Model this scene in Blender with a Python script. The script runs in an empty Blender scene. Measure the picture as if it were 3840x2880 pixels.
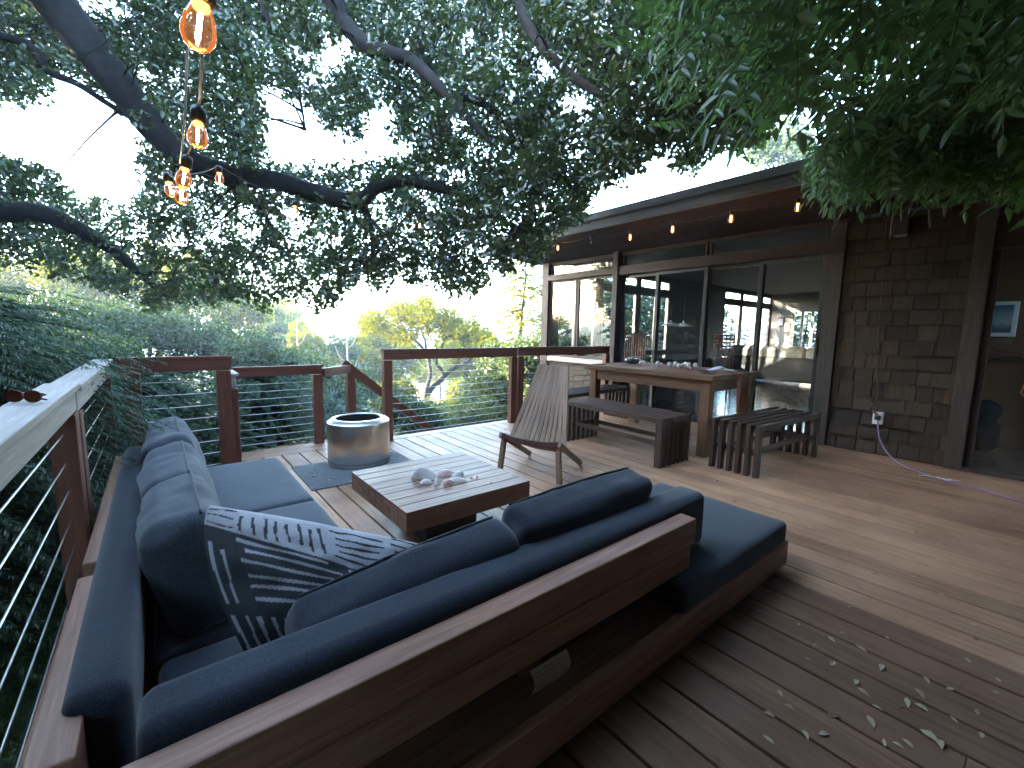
import bpy, bmesh, math, random
import numpy as np
from mathutils import Vector, Matrix, noise

random.seed(7)
rng = np.random.default_rng(7)
sc = bpy.context.scene
COL = sc.collection
PI = math.pi

# ------------------------------------------------------------------ camera
H = 1.12
FPX = 1644.09                    # focal length in pixels of the 3840 px wide picture
PITCH, YAW, ROLL = 0.120178, 0.680385, 0.018965
cp, sp, cy_, sy_ = math.cos(PITCH), math.sin(PITCH), math.cos(YAW), math.sin(YAW)
FWD = Vector((sy_ * cp, cy_ * cp, -sp))
_r = Vector((cy_, -sy_, 0)); _u = _r.cross(FWD)
RIGHT = math.cos(ROLL) * _r + math.sin(ROLL) * _u
UP = -math.sin(ROLL) * _r + math.cos(ROLL) * _u
CAM = Vector((0, 0, H))
cam_d = bpy.data.cameras.new('camera'); cam = bpy.data.objects.new('camera', cam_d); COL.objects.link(cam)
M3 = Matrix((RIGHT, UP, -FWD)).transposed()
cam.matrix_world = Matrix.Translation(CAM) @ M3.to_4x4()
cam_d.sensor_width = 36; cam_d.lens = FPX * 36 / 3840
cam_d.clip_start = 0.02; cam_d.clip_end = 3000
sc.camera = cam

def ray(px, py):
    """direction through a point of the 2212 px wide view"""
    x, y = px * 1.736, py * 1.736
    return FWD + RIGHT * ((x - 1920) / FPX) - UP * ((y - 1440) / FPX)
def on_axis(px, py, ax, val):
    d = ray(px, py); t = (val - CAM[ax]) / d[ax]
    return CAM + d * t
def at_depth(px, py, depth):
    return CAM + ray(px, py) * depth
def to_px(q):
    v = Vector(q) - CAM; z = v.dot(FWD)
    return ((1920 + FPX * v.dot(RIGHT) / z) / 1.736, (1440 - FPX * v.dot(UP) / z) / 1.736, z)

# ------------------------------------------------------------------ tagging
def tag(o, label=None, cat=None, group=None, kind=None):
    if label: o['label'] = label
    if cat: o['category'] = cat
    if group: o['group'] = group
    if kind: o['kind'] = kind
    return o
def thing(name, label, cat, loc=(0, 0, 0), group=None):
    o = bpy.data.objects.new(name, None); COL.objects.link(o)
    o.location = loc; o.empty_display_size = 0.1
    tag(o, label, cat, group)
    return o
def put(name, me, parent=None, label=None):
    o = bpy.data.objects.new(name, me); COL.objects.link(o)
    if parent is not None:
        o.parent = parent
        if parent.parent is None: o.matrix_parent_inverse = Matrix.Translation(parent.location).inverted()
    if label: o['label'] = label
    return o
def copy_tree(o, parent=None):
    c = o.copy(); COL.objects.link(c)
    if parent is not None: c.parent = parent
    for ch in list(o.children): copy_tree(ch, c)
    return c

# ------------------------------------------------------------------ materials
def mat(name):
    m = bpy.data.materials.new(name); m.use_nodes = True
    nt = m.node_tree; nt.nodes.clear()
    return m, nt, nt.nodes.new('ShaderNodeOutputMaterial')
def N(nt, t, **kw):
    n = nt.nodes.new(t)
    for k, v in kw.items():
        if k in n.inputs.keys(): n.inputs[k].default_value = v
        else: setattr(n, k, v)
    return n
def ramp(nt, stops, fac):
    r = nt.nodes.new('ShaderNodeValToRGB'); nt.links.new(fac, r.inputs[0])
    e = r.color_ramp.elements
    while len(e) < len(stops): e.new(0.5)
    for el, (p, c) in zip(e, stops):
        el.position = p; el.color = (*c, 1) if len(c) == 3 else c
    return r.outputs[0]
def mixc(nt, a, b, fac, mode='MIX'):
    n = nt.nodes.new('ShaderNodeMix'); n.data_type = 'RGBA'; n.blend_type = mode
    for s, v in ((n.inputs['Factor'], fac), (n.inputs['A'], a), (n.inputs['B'], b)):
        if hasattr(v, 'links'): nt.links.new(v, s)
        else: s.default_value = v if isinstance(v, (int, float)) else (*v, 1)
    return n.outputs['Result']
def principled(nt, out, col, rough=.6, metal=0, bump=None, bstr=.2, bdist=.002, spec=.5, coat=0):
    p = nt.nodes.new('ShaderNodeBsdfPrincipled')
    for s, v in ((p.inputs['Base Color'], col), (p.inputs['Roughness'], rough)):
        if hasattr(v, 'links'): nt.links.new(v, s)
        else: s.default_value = v if isinstance(v, (int, float)) else (*v, 1)
    p.inputs['Metallic'].default_value = metal
    p.inputs['Specular IOR Level'].default_value = spec
    p.inputs['Coat Weight'].default_value = coat
    if bump is not None:
        b = N(nt, 'ShaderNodeBump', Strength=bstr, Distance=bdist); nt.links.new(bump, b.inputs['Height'])
        nt.links.new(b.outputs[0], p.inputs['Normal'])
    nt.links.new(p.outputs[0], out.inputs[0])
    return p

def wood(name, dark, light, rough=.55, vary=.35, grain=1.0, weather=None, spec=.4, stains=0.0, coat=0):
    m, nt, out = mat(name)
    uv = N(nt, 'ShaderNodeUVMap')
    mp = N(nt, 'ShaderNodeMapping'); nt.links.new(uv.outputs[0], mp.inputs[0])
    mp.inputs['Scale'].default_value = (1.3 * grain, 22 * grain, 1)
    n1 = N(nt, 'ShaderNodeTexNoise', Scale=2.2, Detail=6, Roughness=.62, Distortion=.6); nt.links.new(mp.outputs[0], n1.inputs[0])
    mp2 = N(nt, 'ShaderNodeMapping'); nt.links.new(uv.outputs[0], mp2.inputs[0])
    mp2.inputs['Scale'].default_value = (6 * grain, 190 * grain, 1)
    n2 = N(nt, 'ShaderNodeTexNoise', Scale=1.6, Detail=3, Roughness=.6); nt.links.new(mp2.outputs[0], n2.inputs[0])
    geo = N(nt, 'ShaderNodeNewGeometry')
    c = ramp(nt, [(.30, dark), (.72, light)], n1.outputs[0])
    fine = ramp(nt, [(.35, (.72, .72, .72)), (.65, (1.1, 1.1, 1.1))], n2.outputs[0])
    c = mixc(nt, c, fine, .6, 'MULTIPLY')
    isl = ramp(nt, [(0, (1 - vary,) * 3), (1, (1 + vary * .6,) * 3)], geo.outputs['Random Per Island'])
    c = mixc(nt, c, isl, 1.0, 'MULTIPLY')
    # a second, hue shifting roll per board
    wn = N(nt, 'ShaderNodeTexWhiteNoise', noise_dimensions='1D'); nt.links.new(geo.outputs['Random Per Island'], wn.inputs['W'])
    if weather:
        f = N(nt, 'ShaderNodeMath', operation='MULTIPLY'); f.inputs[1].default_value = weather[1]
        nt.links.new(wn.outputs[0], f.inputs[0])
        c = mixc(nt, c, weather[0], f.outputs[0])
    if stains:
        tc = N(nt, 'ShaderNodeTexCoord')
        n3 = N(nt, 'ShaderNodeTexNoise', Scale=1.7, Detail=5, Roughness=.6); nt.links.new(tc.outputs['Object'], n3.inputs[0])
        c = mixc(nt, c, ramp(nt, [(.38, (.62, .58, .56)), (.58, (1.05, 1.05, 1.05))], n3.outputs[0]), stains, 'MULTIPLY')
    rr = ramp(nt, [(.3, (rough + .1,) * 3), (.7, (rough - .08,) * 3)], n1.outputs[0])
    principled(nt, out, c, rr, bump=n2.outputs[0], bstr=.25, bdist=.0012, spec=spec, coat=coat)
    return m

def plain(name, col, rough=.6, metal=0, nscale=8, var=.25, spec=.5, bump=0, coat=0):
    m, nt, out = mat(name)
    tc = N(nt, 'ShaderNodeTexCoord')
    n1 = N(nt, 'ShaderNodeTexNoise', Scale=nscale, Detail=5, Roughness=.6); nt.links.new(tc.outputs['Object'], n1.inputs[0])
    c = ramp(nt, [(.3, tuple(x * (1 - var) for x in col)), (.7, tuple(min(1, x * (1 + var)) for x in col))], n1.outputs[0])
    principled(nt, out, c, rough, metal, bump=n1.outputs[0] if bump else None, bstr=bump, bdist=.004, spec=spec, coat=coat)
    return m

def fabric(name, col, fuzz=.25):
    m, nt, out = mat(name)
    tc = N(nt, 'ShaderNodeTexCoord')
    wv = N(nt, 'ShaderNodeTexNoise', Scale=230, Detail=3, Roughness=.75); nt.links.new(tc.outputs['Object'], wv.inputs[0])
    lg = N(nt, 'ShaderNodeTexNoise', Scale=5, Detail=4, Roughness=.6); nt.links.new(tc.outputs['Object'], lg.inputs[0])
    c = ramp(nt, [(.32, tuple(x * .5 for x in col)), (.68, tuple(x * 1.6 for x in col))], wv.outputs[0])
    c = mixc(nt, c, ramp(nt, [(.3, (.82,) * 3), (.7, (1.12,) * 3)], lg.outputs[0]), 1.0, 'MULTIPLY')
    p = principled(nt, out, c, .92, bump=wv.outputs[0], bstr=.35, bdist=.0015, spec=.2)
    p.inputs['Sheen Weight'].default_value = fuzz
    p.inputs['Sheen Roughness'].default_value = .5
    return m

def leaf(name, dark, light, trans, tw=.45, gloss=.08):
    m, nt, out = mat(name)
    geo = N(nt, 'ShaderNodeNewGeometry')
    c = ramp(nt, [(0, dark), (1, light)], geo.outputs['Random Per Island'])
    t = mixc(nt, c, trans, .7)
    d = N(nt, 'ShaderNodeBsdfDiffuse'); nt.links.new(c, d.inputs[0])
    tr = N(nt, 'ShaderNodeBsdfTranslucent'); nt.links.new(t, tr.inputs[0])
    mx = N(nt, 'ShaderNodeMixShader'); mx.inputs[0].default_value = tw
    nt.links.new(d.outputs[0], mx.inputs[1]); nt.links.new(tr.outputs[0], mx.inputs[2])
    g = N(nt, 'ShaderNodeBsdfGlossy', Roughness=.38)
    g.inputs[0].default_value = (1, 1, 1, 1)
    m2 = N(nt, 'ShaderNodeMixShader'); m2.inputs[0].default_value = gloss
    nt.links.new(mx.outputs[0], m2.inputs[1]); nt.links.new(g.outputs[0], m2.inputs[2])
    nt.links.new(m2.outputs[0], out.inputs[0])
    return m

def glass(name, tint=(.93, .96, .95), f0=1.45, rough=.0, glow=None):
    m, nt, out = mat(name)
    t = N(nt, 'ShaderNodeBsdfTransparent'); t.inputs[0].default_value = (*tint, 1)
    g = N(nt, 'ShaderNodeBsdfGlossy', Roughness=rough); g.inputs[0].default_value = (1, 1, 1, 1)
    f = N(nt, 'ShaderNodeFresnel', IOR=f0)
    mx = N(nt, 'ShaderNodeMixShader')
    nt.links.new(f.outputs[0], mx.inputs[0]); nt.links.new(t.outputs[0], mx.inputs[1]); nt.links.new(g.outputs[0], mx.inputs[2])
    if glow:          # a lit lamp's glass gives off some of its light
        e = N(nt, 'ShaderNodeEmission', Strength=glow[1]); e.inputs[0].default_value = (*glow[0], 1)
        ad = N(nt, 'ShaderNodeAddShader'); nt.links.new(mx.outputs[0], ad.inputs[0]); nt.links.new(e.outputs[0], ad.inputs[1]); nt.links.new(ad.outputs[0], out.inputs[0])
    else: nt.links.new(mx.outputs[0], out.inputs[0])
    return m
def emit(name, col, s):
    m, nt, out = mat(name)
    e = N(nt, 'ShaderNodeEmission', Strength=s); e.inputs[0].default_value = (*col, 1)
    nt.links.new(e.outputs[0], out.inputs[0])
    return m

DECK = wood('deck_wood', (.35, .170, .088), (.60, .37, .205), rough=.5, vary=.32, weather=((.38, .20, .125), .7), stains=.7, spec=.45)
DARKGAP = plain('dark_underdeck', (.02, .018, .016), .9)
SOFAW = wood('sofa_wood', (.23, .105, .066), (.44, .235, .15), rough=.45, vary=.12, spec=.4)
COFFW = wood('coffee_table_wood', (.16, .078, .05), (.28, .15, .095), rough=.45, vary=.18, spec=.35)
TEAK = wood('teak', (.125, .060, .030), (.23, .122, .062), rough=.5, vary=.12)
BENCHW = wood('dark_bench_wood', (.045, .024, .018), (.10, .055, .04), rough=.5, vary=.25)
CHAIRW = wood('weathered_chair_wood', (.17, .105, .066), (.34, .225, .145), rough=.65, vary=.25)
REDW = wood('redwood', (.13, .04, .024), (.24, .085, .052), rough=.55, vary=.15)
GREYW = wood('weathered_rail', (.44, .40, .36), (.64, .59, .55), rough=.75, vary=.12)
SHINGLE = wood('shingle_wood', (.034, .021, .013), (.088, .057, .036), rough=.8, vary=.62, weather=((.062, .048, .036), .7))
TRIM = wood('house_trim', (.028, .015, .013), (.055, .030, .025), rough=.6, vary=.1)
TRIMG = wood('grey_trim', (.055, .042, .034), (.10, .08, .065), rough=.7, vary=.1)
SOFFIT = wood('soffit_boards', (.030, .017, .016), (.055, .030, .028), rough=.7, vary=.2)
FASC = wood('fascia_boards', (.17, .16, .16), (.27, .25, .25), rough=.7, vary=.15)
NAVY = fabric('navy_canvas', (.020, .026, .038))
PILLOW = fabric('slate_blue_canvas', (.054, .064, .079))
RUNNER = None
STEEL = plain('cable_steel', (.55, .55, .55), .3, 1.0)
BARK = plain('bark', (.022, .019, .018), .95, nscale=14, var=.5, bump=.9)
PALEBARK = plain('pale_bark', (.30, .26, .20), .9, nscale=10, var=.35, bump=.5)
GLASS = glass('window_glass', (.80, .84, .86), 1.5)
BULBG = glass('bulb_glass', (1.0, .94, .86), 1.3, glow=((1.0, .26, .04), .003))
CLEARG = glass('clear_bulb_glass', (.95, .97, .98), 1.5)
FILAM = emit('lit_filament', (1.0, .56, .20), 9)
GLOW = emit('bulb_core_glow', (1.0, .34, .06), .2)
BLACKP = plain('black_plastic', (.02, .02, .022), .45)
WHITEP = plain('white_plastic', (.72, .73, .74), .4, var=.08)
PAPER = plain('paper', (.78, .78, .80), .7, var=.1)

# ------------------------------------------------------------------ mesh builder
class MB:
    def __init__(s): s.v = []; s.f = []; s.uv = []; s.mi = []
    def face(s, idx, uvs=None, mi=0):
        s.f.append(idx); s.uv.append(uvs or [(0, 0)] * len(idx)); s.mi.append(mi)
    def box(s, c, size, R=None, mi=0, taper=1.0):
        """box of full size; R a 3x3 rotation"""
        hx, hy, hz = (x / 2 for x in size); b = len(s.v); c = Vector(c)
        for sx, sy, sz in ((-1, -1, -1), (1, -1, -1), (1, 1, -1), (-1, 1, -1), (-1, -1, 1), (1, -1, 1), (1, 1, 1), (-1, 1, 1)):
            k = taper if sz > 0 else 1
            p = Vector((sx * hx * k, sy * hy * k, sz * hz))
            s.v.append(c + (R @ p if R else p))
        la = max(range(3), key=lambda i: size[i]); ou, ov = random.uniform(0, 40), random.uniform(0, 40)
        loc = [(sx * hx, sy * hy, sz * hz) for sx, sy, sz in ((-1, -1, -1), (1, -1, -1), (1, 1, -1), (-1, 1, -1), (-1, -1, 1), (1, -1, 1), (1, 1, 1), (-1, 1, 1))]
        for q, na in (((0, 3, 2, 1), 2), ((4, 5, 6, 7), 2), ((0, 1, 5, 4), 1), ((2, 3, 7, 6), 1), ((1, 2, 6, 5), 0), ((3, 0, 4, 7), 0)):
            ax = [a for a in range(3) if a != na]
            ua = la if la in ax else ax[0]; va = [a for a in ax if a != ua][0]
            s.face(tuple(b + i for i in q), [(loc[i][ua] + ou, loc[i][va] + ov + na * .37) for i in q], mi)
    def b2(s, p0, p1, mi=0):
        s.box([(a + b) / 2 for a, b in zip(p0, p1)], [abs(b - a) for a, b in zip(p0, p1)], None, mi)
    def bar(s, p, q, w, h, up=(0, 0, 1), mi=0):
        p, q = Vector(p), Vector(q); d = q - p; L = d.length; d.normalize()
        upv = Vector(up); x = upv.cross(d)
        if x.length < 1e-4: x = Vector((1, 0, 0)).cross(d)
        x.normalize(); z = d.cross(x)
        s.box((p + q) / 2, (w, L, h), Matrix((x, d, z)).transposed(), mi)
    def tube(s, pts, rad, n=8, mi=0, cap=True):
        pts = [Vector(p) for p in pts]; b = len(s.v); m = len(pts)
        if not hasattr(rad, '__len__'): rad = [rad] * m
        prev = None; L = 0
        for i, p in enumerate(pts):
            t = (pts[min(i + 1, m - 1)] - pts[max(i - 1, 0)]).normalized()
            if prev is None:
                a = Vector((0, 0, 1)) if abs(t.z) < .9 else Vector((1, 0, 0))
                x = a.cross(t).normalized()
            else:
                x = prev - t * prev.dot(t)
                x = x.normalized() if x.length > 1e-6 else Vector((1, 0, 0)).cross(t).normalized()
            prev = x; y = t.cross(x)
            for k in range(n):
                a = 2 * PI * k / n
                s.v.append(p + (x * math.cos(a) + y * math.sin(a)) * rad[i])
        for i in range(m - 1):
            for k in range(n):
                k2 = (k + 1) % n
                s.face((b + i * n + k, b + i * n + k2, b + (i + 1) * n + k2, b + (i + 1) * n + k),
                       [(i * .3, k / n), (i * .3, (k + 1) / n), (i * .3 + .3, (k + 1) / n), (i * .3 + .3, k / n)], mi)
        if cap:
            s.face(tuple(b + k for k in reversed(range(n))), None, mi)
            s.face(tuple(b + (m - 1) * n + k for k in range(n)), None, mi)
    def lathe(s, prof, n=32, c=(0, 0, 0), mi=0, axis=None):
        """prof: list of (r, z)"""
        b = len(s.v); c = Vector(c); R = axis or Matrix.Identity(3)
        for r, z in prof:
            for k in range(n):
                a = 2 * PI * k / n
                s.v.append(c + R @ Vector((r * math.cos(a), r * math.sin(a), z)))
        for i in range(len(prof) - 1):
            for k in range(n):
                k2 = (k + 1) % n
                s.face((b + i * n + k, b + i * n + k2, b + (i + 1) * n + k2, b + (i + 1) * n + k),
                       [(prof[i][1], k / n), (prof[i][1], (k + 1) / n), (prof[i + 1][1], (k + 1) / n), (prof[i + 1][1], k / n)], mi)
    def poly(s, pts, mi=0):
        b = len(s.v); s.v += [Vector(p) for p in pts]
        s.face(tuple(range(b, b + len(pts))), [(p[0], p[1]) for p in pts], mi)
    def prism(s, pts, h, mi=0):
        """pts: loop of 3-d points, extruded by the vector h"""
        b = len(s.v); n = len(pts); h = Vector(h)
        s.v += [Vector(p) for p in pts] + [Vector(p) + h for p in pts]
        s.face(tuple(reversed(range(b, b + n))), [(p[0], p[1]) for p in reversed(pts)], mi)
        s.face(tuple(range(b + n, b + 2 * n)), [(p[0], p[1]) for p in pts], mi)
        for k in range(n):
            k2 = (k + 1) % n
            s.face((b + k, b + k2, b + n + k2, b + n + k), [(k, 0), (k + 1, 0), (k + 1, 1), (k, 1)], mi)
    def mesh(s, name, mats, smooth=False, org=None):
        me = bpy.data.meshes.new(name)
        o = Vector(org) if org is not None else Vector()
        me.from_pydata([v - o for v in s.v], [], s.f)
        uvl = me.uv_layers.new(name='UVMap')
        flat = [c for f in s.uv for uv in f for c in uv]
        uvl.data.foreach_set('uv', flat)
        me.polygons.foreach_set('material_index', s.mi)
        if smooth: me.polygons.foreach_set('use_smooth', [True] * len(s.f))
        for m in (mats if isinstance(mats, (list, tuple)) else [mats]): me.materials.append(m)
        me.update()
        return me
    def obj(s, name, mats, parent=None, smooth=False, bevel=0, label=None, org=None, seg=2):
        me = s.mesh(name, mats, smooth, org)
        o = put(name, me, parent, label)
        if org is not None and parent is None: o.location = org
        if bevel:
            md = o.modifiers.new('bevel', 'BEVEL'); md.width = bevel; md.segments = seg
            md.limit_method = 'ANGLE'; md.angle_limit = math.radians(40); md.harden_normals = False
        return o

def solo(mb, name, mats, label, cat, group=None, **kw):
    """a thing that is one mesh, its origin at the middle of its foot"""
    xs = [v.x for v in mb.v]; ys = [v.y for v in mb.v]; zs = [v.z for v in mb.v]
    org = ((min(xs) + max(xs)) / 2, (min(ys) + max(ys)) / 2, min(zs))
    o = mb.obj(name, mats, None, org=org, **kw)
    return tag(o, label, cat, group)

def fast_mesh(name, verts, faces4, material, smooth=False, attr=None):
    """verts (n,3) float array, faces (m,4) int array"""
    me = bpy.data.meshes.new(name)
    n, m = len(verts), len(faces4); k = faces4.shape[1]
    me.vertices.add(n); me.loops.add(m * k); me.polygons.add(m)
    me.vertices.foreach_set('co', np.ascontiguousarray(verts, dtype=np.float32).ravel())
    me.loops.foreach_set('vertex_index', np.ascontiguousarray(faces4, dtype=np.int32).ravel())
    me.polygons.foreach_set('loop_start', np.arange(0, m * k, k, dtype=np.int32))
    if smooth: me.polygons.foreach_set('use_smooth', np.ones(m, dtype=bool))
    me.materials.append(material)
    me.update(calc_edges=True)
    me.validate()
    return me

# rounded, puffed cushion
def cushion_mesh(name, size, r, material, puff=(0, 0, 0), wr=0.0, wscale=6, R=None, seed=0, piping=None, org=None, sag=0):
    sx, sy, sz = size
    bm = bmesh.new()
    n = 22
    verts = {}
    def P(i, j, k):
        key = (i, j, k)
        if key not in verts: verts[key] = bm.verts.new((0, 0, 0))
        return verts[key]
    for a in range(n):
        for b in range(n):
            for (f, rev) in ((lambda u, v: (u, v, 0), True), (lambda u, v: (u, v, n), False), (lambda u, v: (u, 0, v), False),
                             (lambda u, v: (u, n, v), True), (lambda u, v: (0, u, v), True), (lambda u, v: (n, u, v), False)):
                q = [P(*f(a, b)), P(*f(a + 1, b)), P(*f(a + 1, b + 1)), P(*f(a, b + 1))]
                if rev: q.reverse()
                bm.faces.new(q)
    hs = Vector((sx / 2, sy / 2, sz / 2)); rr = min(r, sx / 2 * .98, sy / 2 * .98, sz / 2 * .98)
    off = Vector((seed * 3.7, seed * 1.3, seed * 7.1))
    def sh(t, h):                      # more samples near the rounded rims
        e = rr / h; w = .30
        t = t * 2 - 1; s = 1 if t >= 0 else -1; t = abs(t)
        return s * h * ((t / (1 - w)) * (1 - e) if t < 1 - w else (1 - e) + (t - 1 + w) / w * e)
    for (i, j, k), v in verts.items():
        p = Vector((sh(i / n, hs.x), sh(j / n, hs.y), sh(k / n, hs.z)))
        inner = Vector((max(-hs.x + rr, min(hs.x - rr, p.x)), max(-hs.y + rr, min(hs.y - rr, p.y)), max(-hs.z + rr, min(hs.z - rr, p.z))))
        d = p - inner
        if d.length > 1e-7: p = inner + d.normalized() * rr
        u = Vector((p.x / hs.x, p.y / hs.y, p.z / hs.z))
        g = [max(0, 1 - abs(u[a]) ** 2.4) for a in range(3)]
        q = p.copy()
        q.x += (1 if p.x > 0 else -1) * min(1, abs(u.x) * 1.3) * puff[0] * g[1] * g[2] * (abs(u.x) > .2)
        q.y += (1 if p.y > 0 else -1) * min(1, abs(u.y) * 1.3) * puff[1] * g[0] * g[2] * (abs(u.y) > .2)
        q.z += (1 if p.z > 0 else -1) * min(1, abs(u.z) * 1.3) * puff[2] * g[0] * g[1] * (abs(u.z) > .2)
        if sag: q.z -= sag * (1 - abs(u.x) ** 2) * (u.z * .5 + .5)
        if wr:
            s1 = noise.noise(Vector((p.x * wscale * .55, p.y * wscale, p.z * wscale * 1.5)) + off)
            s2 = noise.noise(Vector((p.x * wscale * 2.2, p.y * wscale * 2.6, p.z * wscale * 3)) + off)
            rim = max(abs(u[a]) for a in range(3) if True) if True else 0
            q += (p - inner * .6).normalized() * (wr * s1 * abs(s1) * 2.2 + wr * .35 * s2)
        v.co = q
    if R is not None or org is not None:
        for v in bm.verts:
            v.co = (R @ v.co if R is not None else v.co) + (Vector(org) if org is not None else Vector())
    me = bpy.data.meshes.new(name); bm.normal_update(); bm.to_mesh(me); bm.free()
    me.polygons.foreach_set('use_smooth', [True] * len(me.polygons))
    me.materials.append(material)
    return me

def rot(ax, deg): return Matrix.Rotation(math.radians(deg), 3, ax)

# ================================================================== DECK
GW = .142; GAP = .011
def deck_boards():
    m = MB()
    x = -.34; k = 0
    while x < 5.36:
        x1 = min(x + GW - GAP, 5.36)
        mid = (x + x1) / 2
        y1 = 3.56 if mid < .42 else (4.17 if mid < 1.62 else 4.14)
        y0 = -3.2
        cuts = [y0]; y = y0 + random.uniform(.4, 3.2)
        while y < y1 - .5:
            cuts.append(y); y += random.uniform(2.2, 4.2)
        cuts.append(y1)
        old = mid < 2.22
        if old:           # the stretch near the steps is older, darker timber
            cuts = [c for c in cuts if c < .3 or c > 1.6] + [1.0]; cuts.sort()
        for a, b in zip(cuts, cuts[1:]):
            dz = random.uniform(-.0012, .0012)
            m.b2((x, a + .001, -.03 + dz), (x1, b - .001, dz), 1 if old and b <= 1.0 else 0)
        x += GW
    # picture frame boards along the outer edges
    m.b2((.425, 4.178, -.03), (1.235, 4.325, 0)); m.b2((.425, 4.331, -.03), (1.235, 4.475, -.001))
    m.b2((1.62, 4.148, -.03), (5.36, 4.28, .001))
    m.b2((-.34, 3.566, -.03), (.414, 3.70, .001))
    return m
DECKOLD = wood('old_deck_wood', (.175, .080, .040), (.31, .170, .088), rough=.55, vary=.30, weather=((.22, .112, .068), .6), stains=.7, spec=.4)
dk = deck_boards().obj('deck', [DECK, DECKOLD], bevel=.0025)
tag(dk, 'reddish brown wooden deck floor strewn with dry leaves', 'deck', kind='structure')
jm = MB()
jm.b2((-.36, -3.25, -.16), (.42, 3.70, -.034)); jm.b2((.42, -3.25, -.16), (1.24, 4.48, -.034)); jm.b2((1.24, -3.25, -.16), (1.62, 4.17, -.034)); jm.b2((1.62, -3.25, -.16), (5.37, 4.285, -.034))
tag(jm.obj('deck_frame', DARKGAP), 'dark joist frame under the deck boards', 'deck frame', kind='structure')
st = MB()
st.b2((.47, 4.50, -.2), (1.9, 5.2, -.165))
for i in range(8):
    st.b2((1.9 + i * .27, 4.36, -.2 - (i + 1) * .17), (2.16 + i * .27, 5.12, -.165 - (i + 1) * .17))
tag(st.obj('stairs', DECK, bevel=.003), 'wooden stairs descending beside the deck', 'stairs', kind='structure')

# ================================================================== RAILINGS
def railing(label, p0, p1, ztop, zbot, posts, capmat, postmat, ncab=9, group='cable railings round the deck', rail_h=.085, rail_w=.05, cap=True, pw=.085, zc0=None):
    """rail along p0->p1 (xy), posts at parameters given in metres from p0"""
    p0, p1 = Vector((*p0, 0)), Vector((*p1, 0)); d = (p1 - p0); L = d.length; d.normalize(); nrm = Vector((-d.y, d.x, 0))
    t = thing('cable_railing', label, 'railing', ((p0 + p1) / 2), group)
    R = Matrix((d, nrm, Vector((0, 0, 1)))).transposed()
    m = MB(); m.box((p0 + p1) / 2 + Vector((0, 0, ztop - .011 - rail_h / 2 - .011)), (L, rail_w, rail_h), R)
    m.obj('top_rail', capmat, t, bevel=.004)
    m = MB(); m.box((p0 + p1) / 2 + Vector((0, 0, ztop - .011)), (L + .01, .09 if cap else rail_w + .006, .022), R)
    m.obj('cap_board', GREYW if cap else capmat, t, bevel=.003)
    for s in posts:
        c = p0 + d * s
        m = MB(); m.box(c + Vector((0, 0, (ztop - .026 - rail_h + zbot) / 2)), (pw, pw * .8, ztop - .026 - rail_h - zbot), R)
        m.obj('post', postmat, t, bevel=.004)
    zl = (zc0 if zc0 is not None else max(zbot, 0)) + .07
    zh = ztop - rail_h - .09
    for k in range(ncab):
        z = zl + (zh - zl) * k / (ncab - 1)
        a = p0 + d * posts[0]; b = p0 + d * posts[-1]
        m = MB(); pts = []
        for i in range(9):
            q = a.lerp(b, i / 8) + Vector((0, 0, z - .004 * math.sin(PI * i / 8))); pts.append(q)
        m.tube(pts, .0026, 6); m.obj('cable', STEEL, t, smooth=True)
    return t
railing('pale weathered railing beside the blue sofa with sunglasses on top', (-.262, -1.2), (-.262, 2.125), .915, -.2, [.6, 3.28], GREYW, REDW, 8, rail_w=.06, rail_h=.075)
railing('short weathered railing half covered by conifer sprays', (-.262, 2.15), (-.262, 3.60), .905, -.2, [.045, 1.38], GREYW, REDW, 8, rail_w=.06, rail_h=.075)
railing('red railing panel behind the far end of the blue sofa', (-.20, 3.62), (.395, 3.62), .913, -.25, [.06, .545], REDW, REDW, 9, rail_h=.075, cap=False)
railing('lower dark railing panel behind the steel fire pit', (.40, 4.43), (1.215, 4.43), .765, -.25, [.04, .775], REDW, REDW, 9, rail_h=.065, cap=False)
railing('short side railing joining the red panel to the lower dark panel', (.40, 3.68), (.40, 4.385), .78, -.25, [.04, .66], GREYW, REDW, 8, rail_w=.05)
railing('long dark railing panel in front of the sunlit tree', (1.71, 4.13), (3.395, 4.13), .922, -.03, [.042, 1.64], REDW, REDW, 10, cap=False)
railing('dark railing panel running up to the house corner', (3.415, 4.13), (5.15, 4.13), .927, -.03, [.042, 1.69], REDW, REDW, 10, cap=False)
# stair rail
t = thing('stair_railing', 'dark sloping stair handrail behind the long railing panel', 'handrail', (1.7, 5.0, -.2))
m = MB(); m.bar((1.23, 4.45, .685), (1.66, 4.98, .665), .05, .085); m.obj('top_rail', REDW, t, bevel=.004)
m = MB(); m.bar((1.60, 5.0, .735), (3.4, 5.0, -.75), .075, .09); m.obj('handrail', REDW, t, bevel=.004)
m = MB(); m.b2((1.64, 4.96, -.3), (1.73, 5.04, .62)); m.obj('post', REDW, t, bevel=.004)
m = MB(); m.b2((2.9, 4.96, -1.6), (2.98, 5.04, -.36)); m.obj('post', REDW, t, bevel=.004)

# ================================================================== SOFAS
def cush(name, parent, lo, hi, r, material, label=None, **kw):
    lo, hi = Vector(lo), Vector(hi)
    me = cushion_mesh(name, hi - lo, r, material, org=(lo + hi) / 2, **kw)
    return put(name, me, parent, label)
def piping(parent, pts, r=.004):
    m = MB(); m.tube(pts, r, 6); return m.obj('piping', PILLOW, parent, smooth=True)

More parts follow.
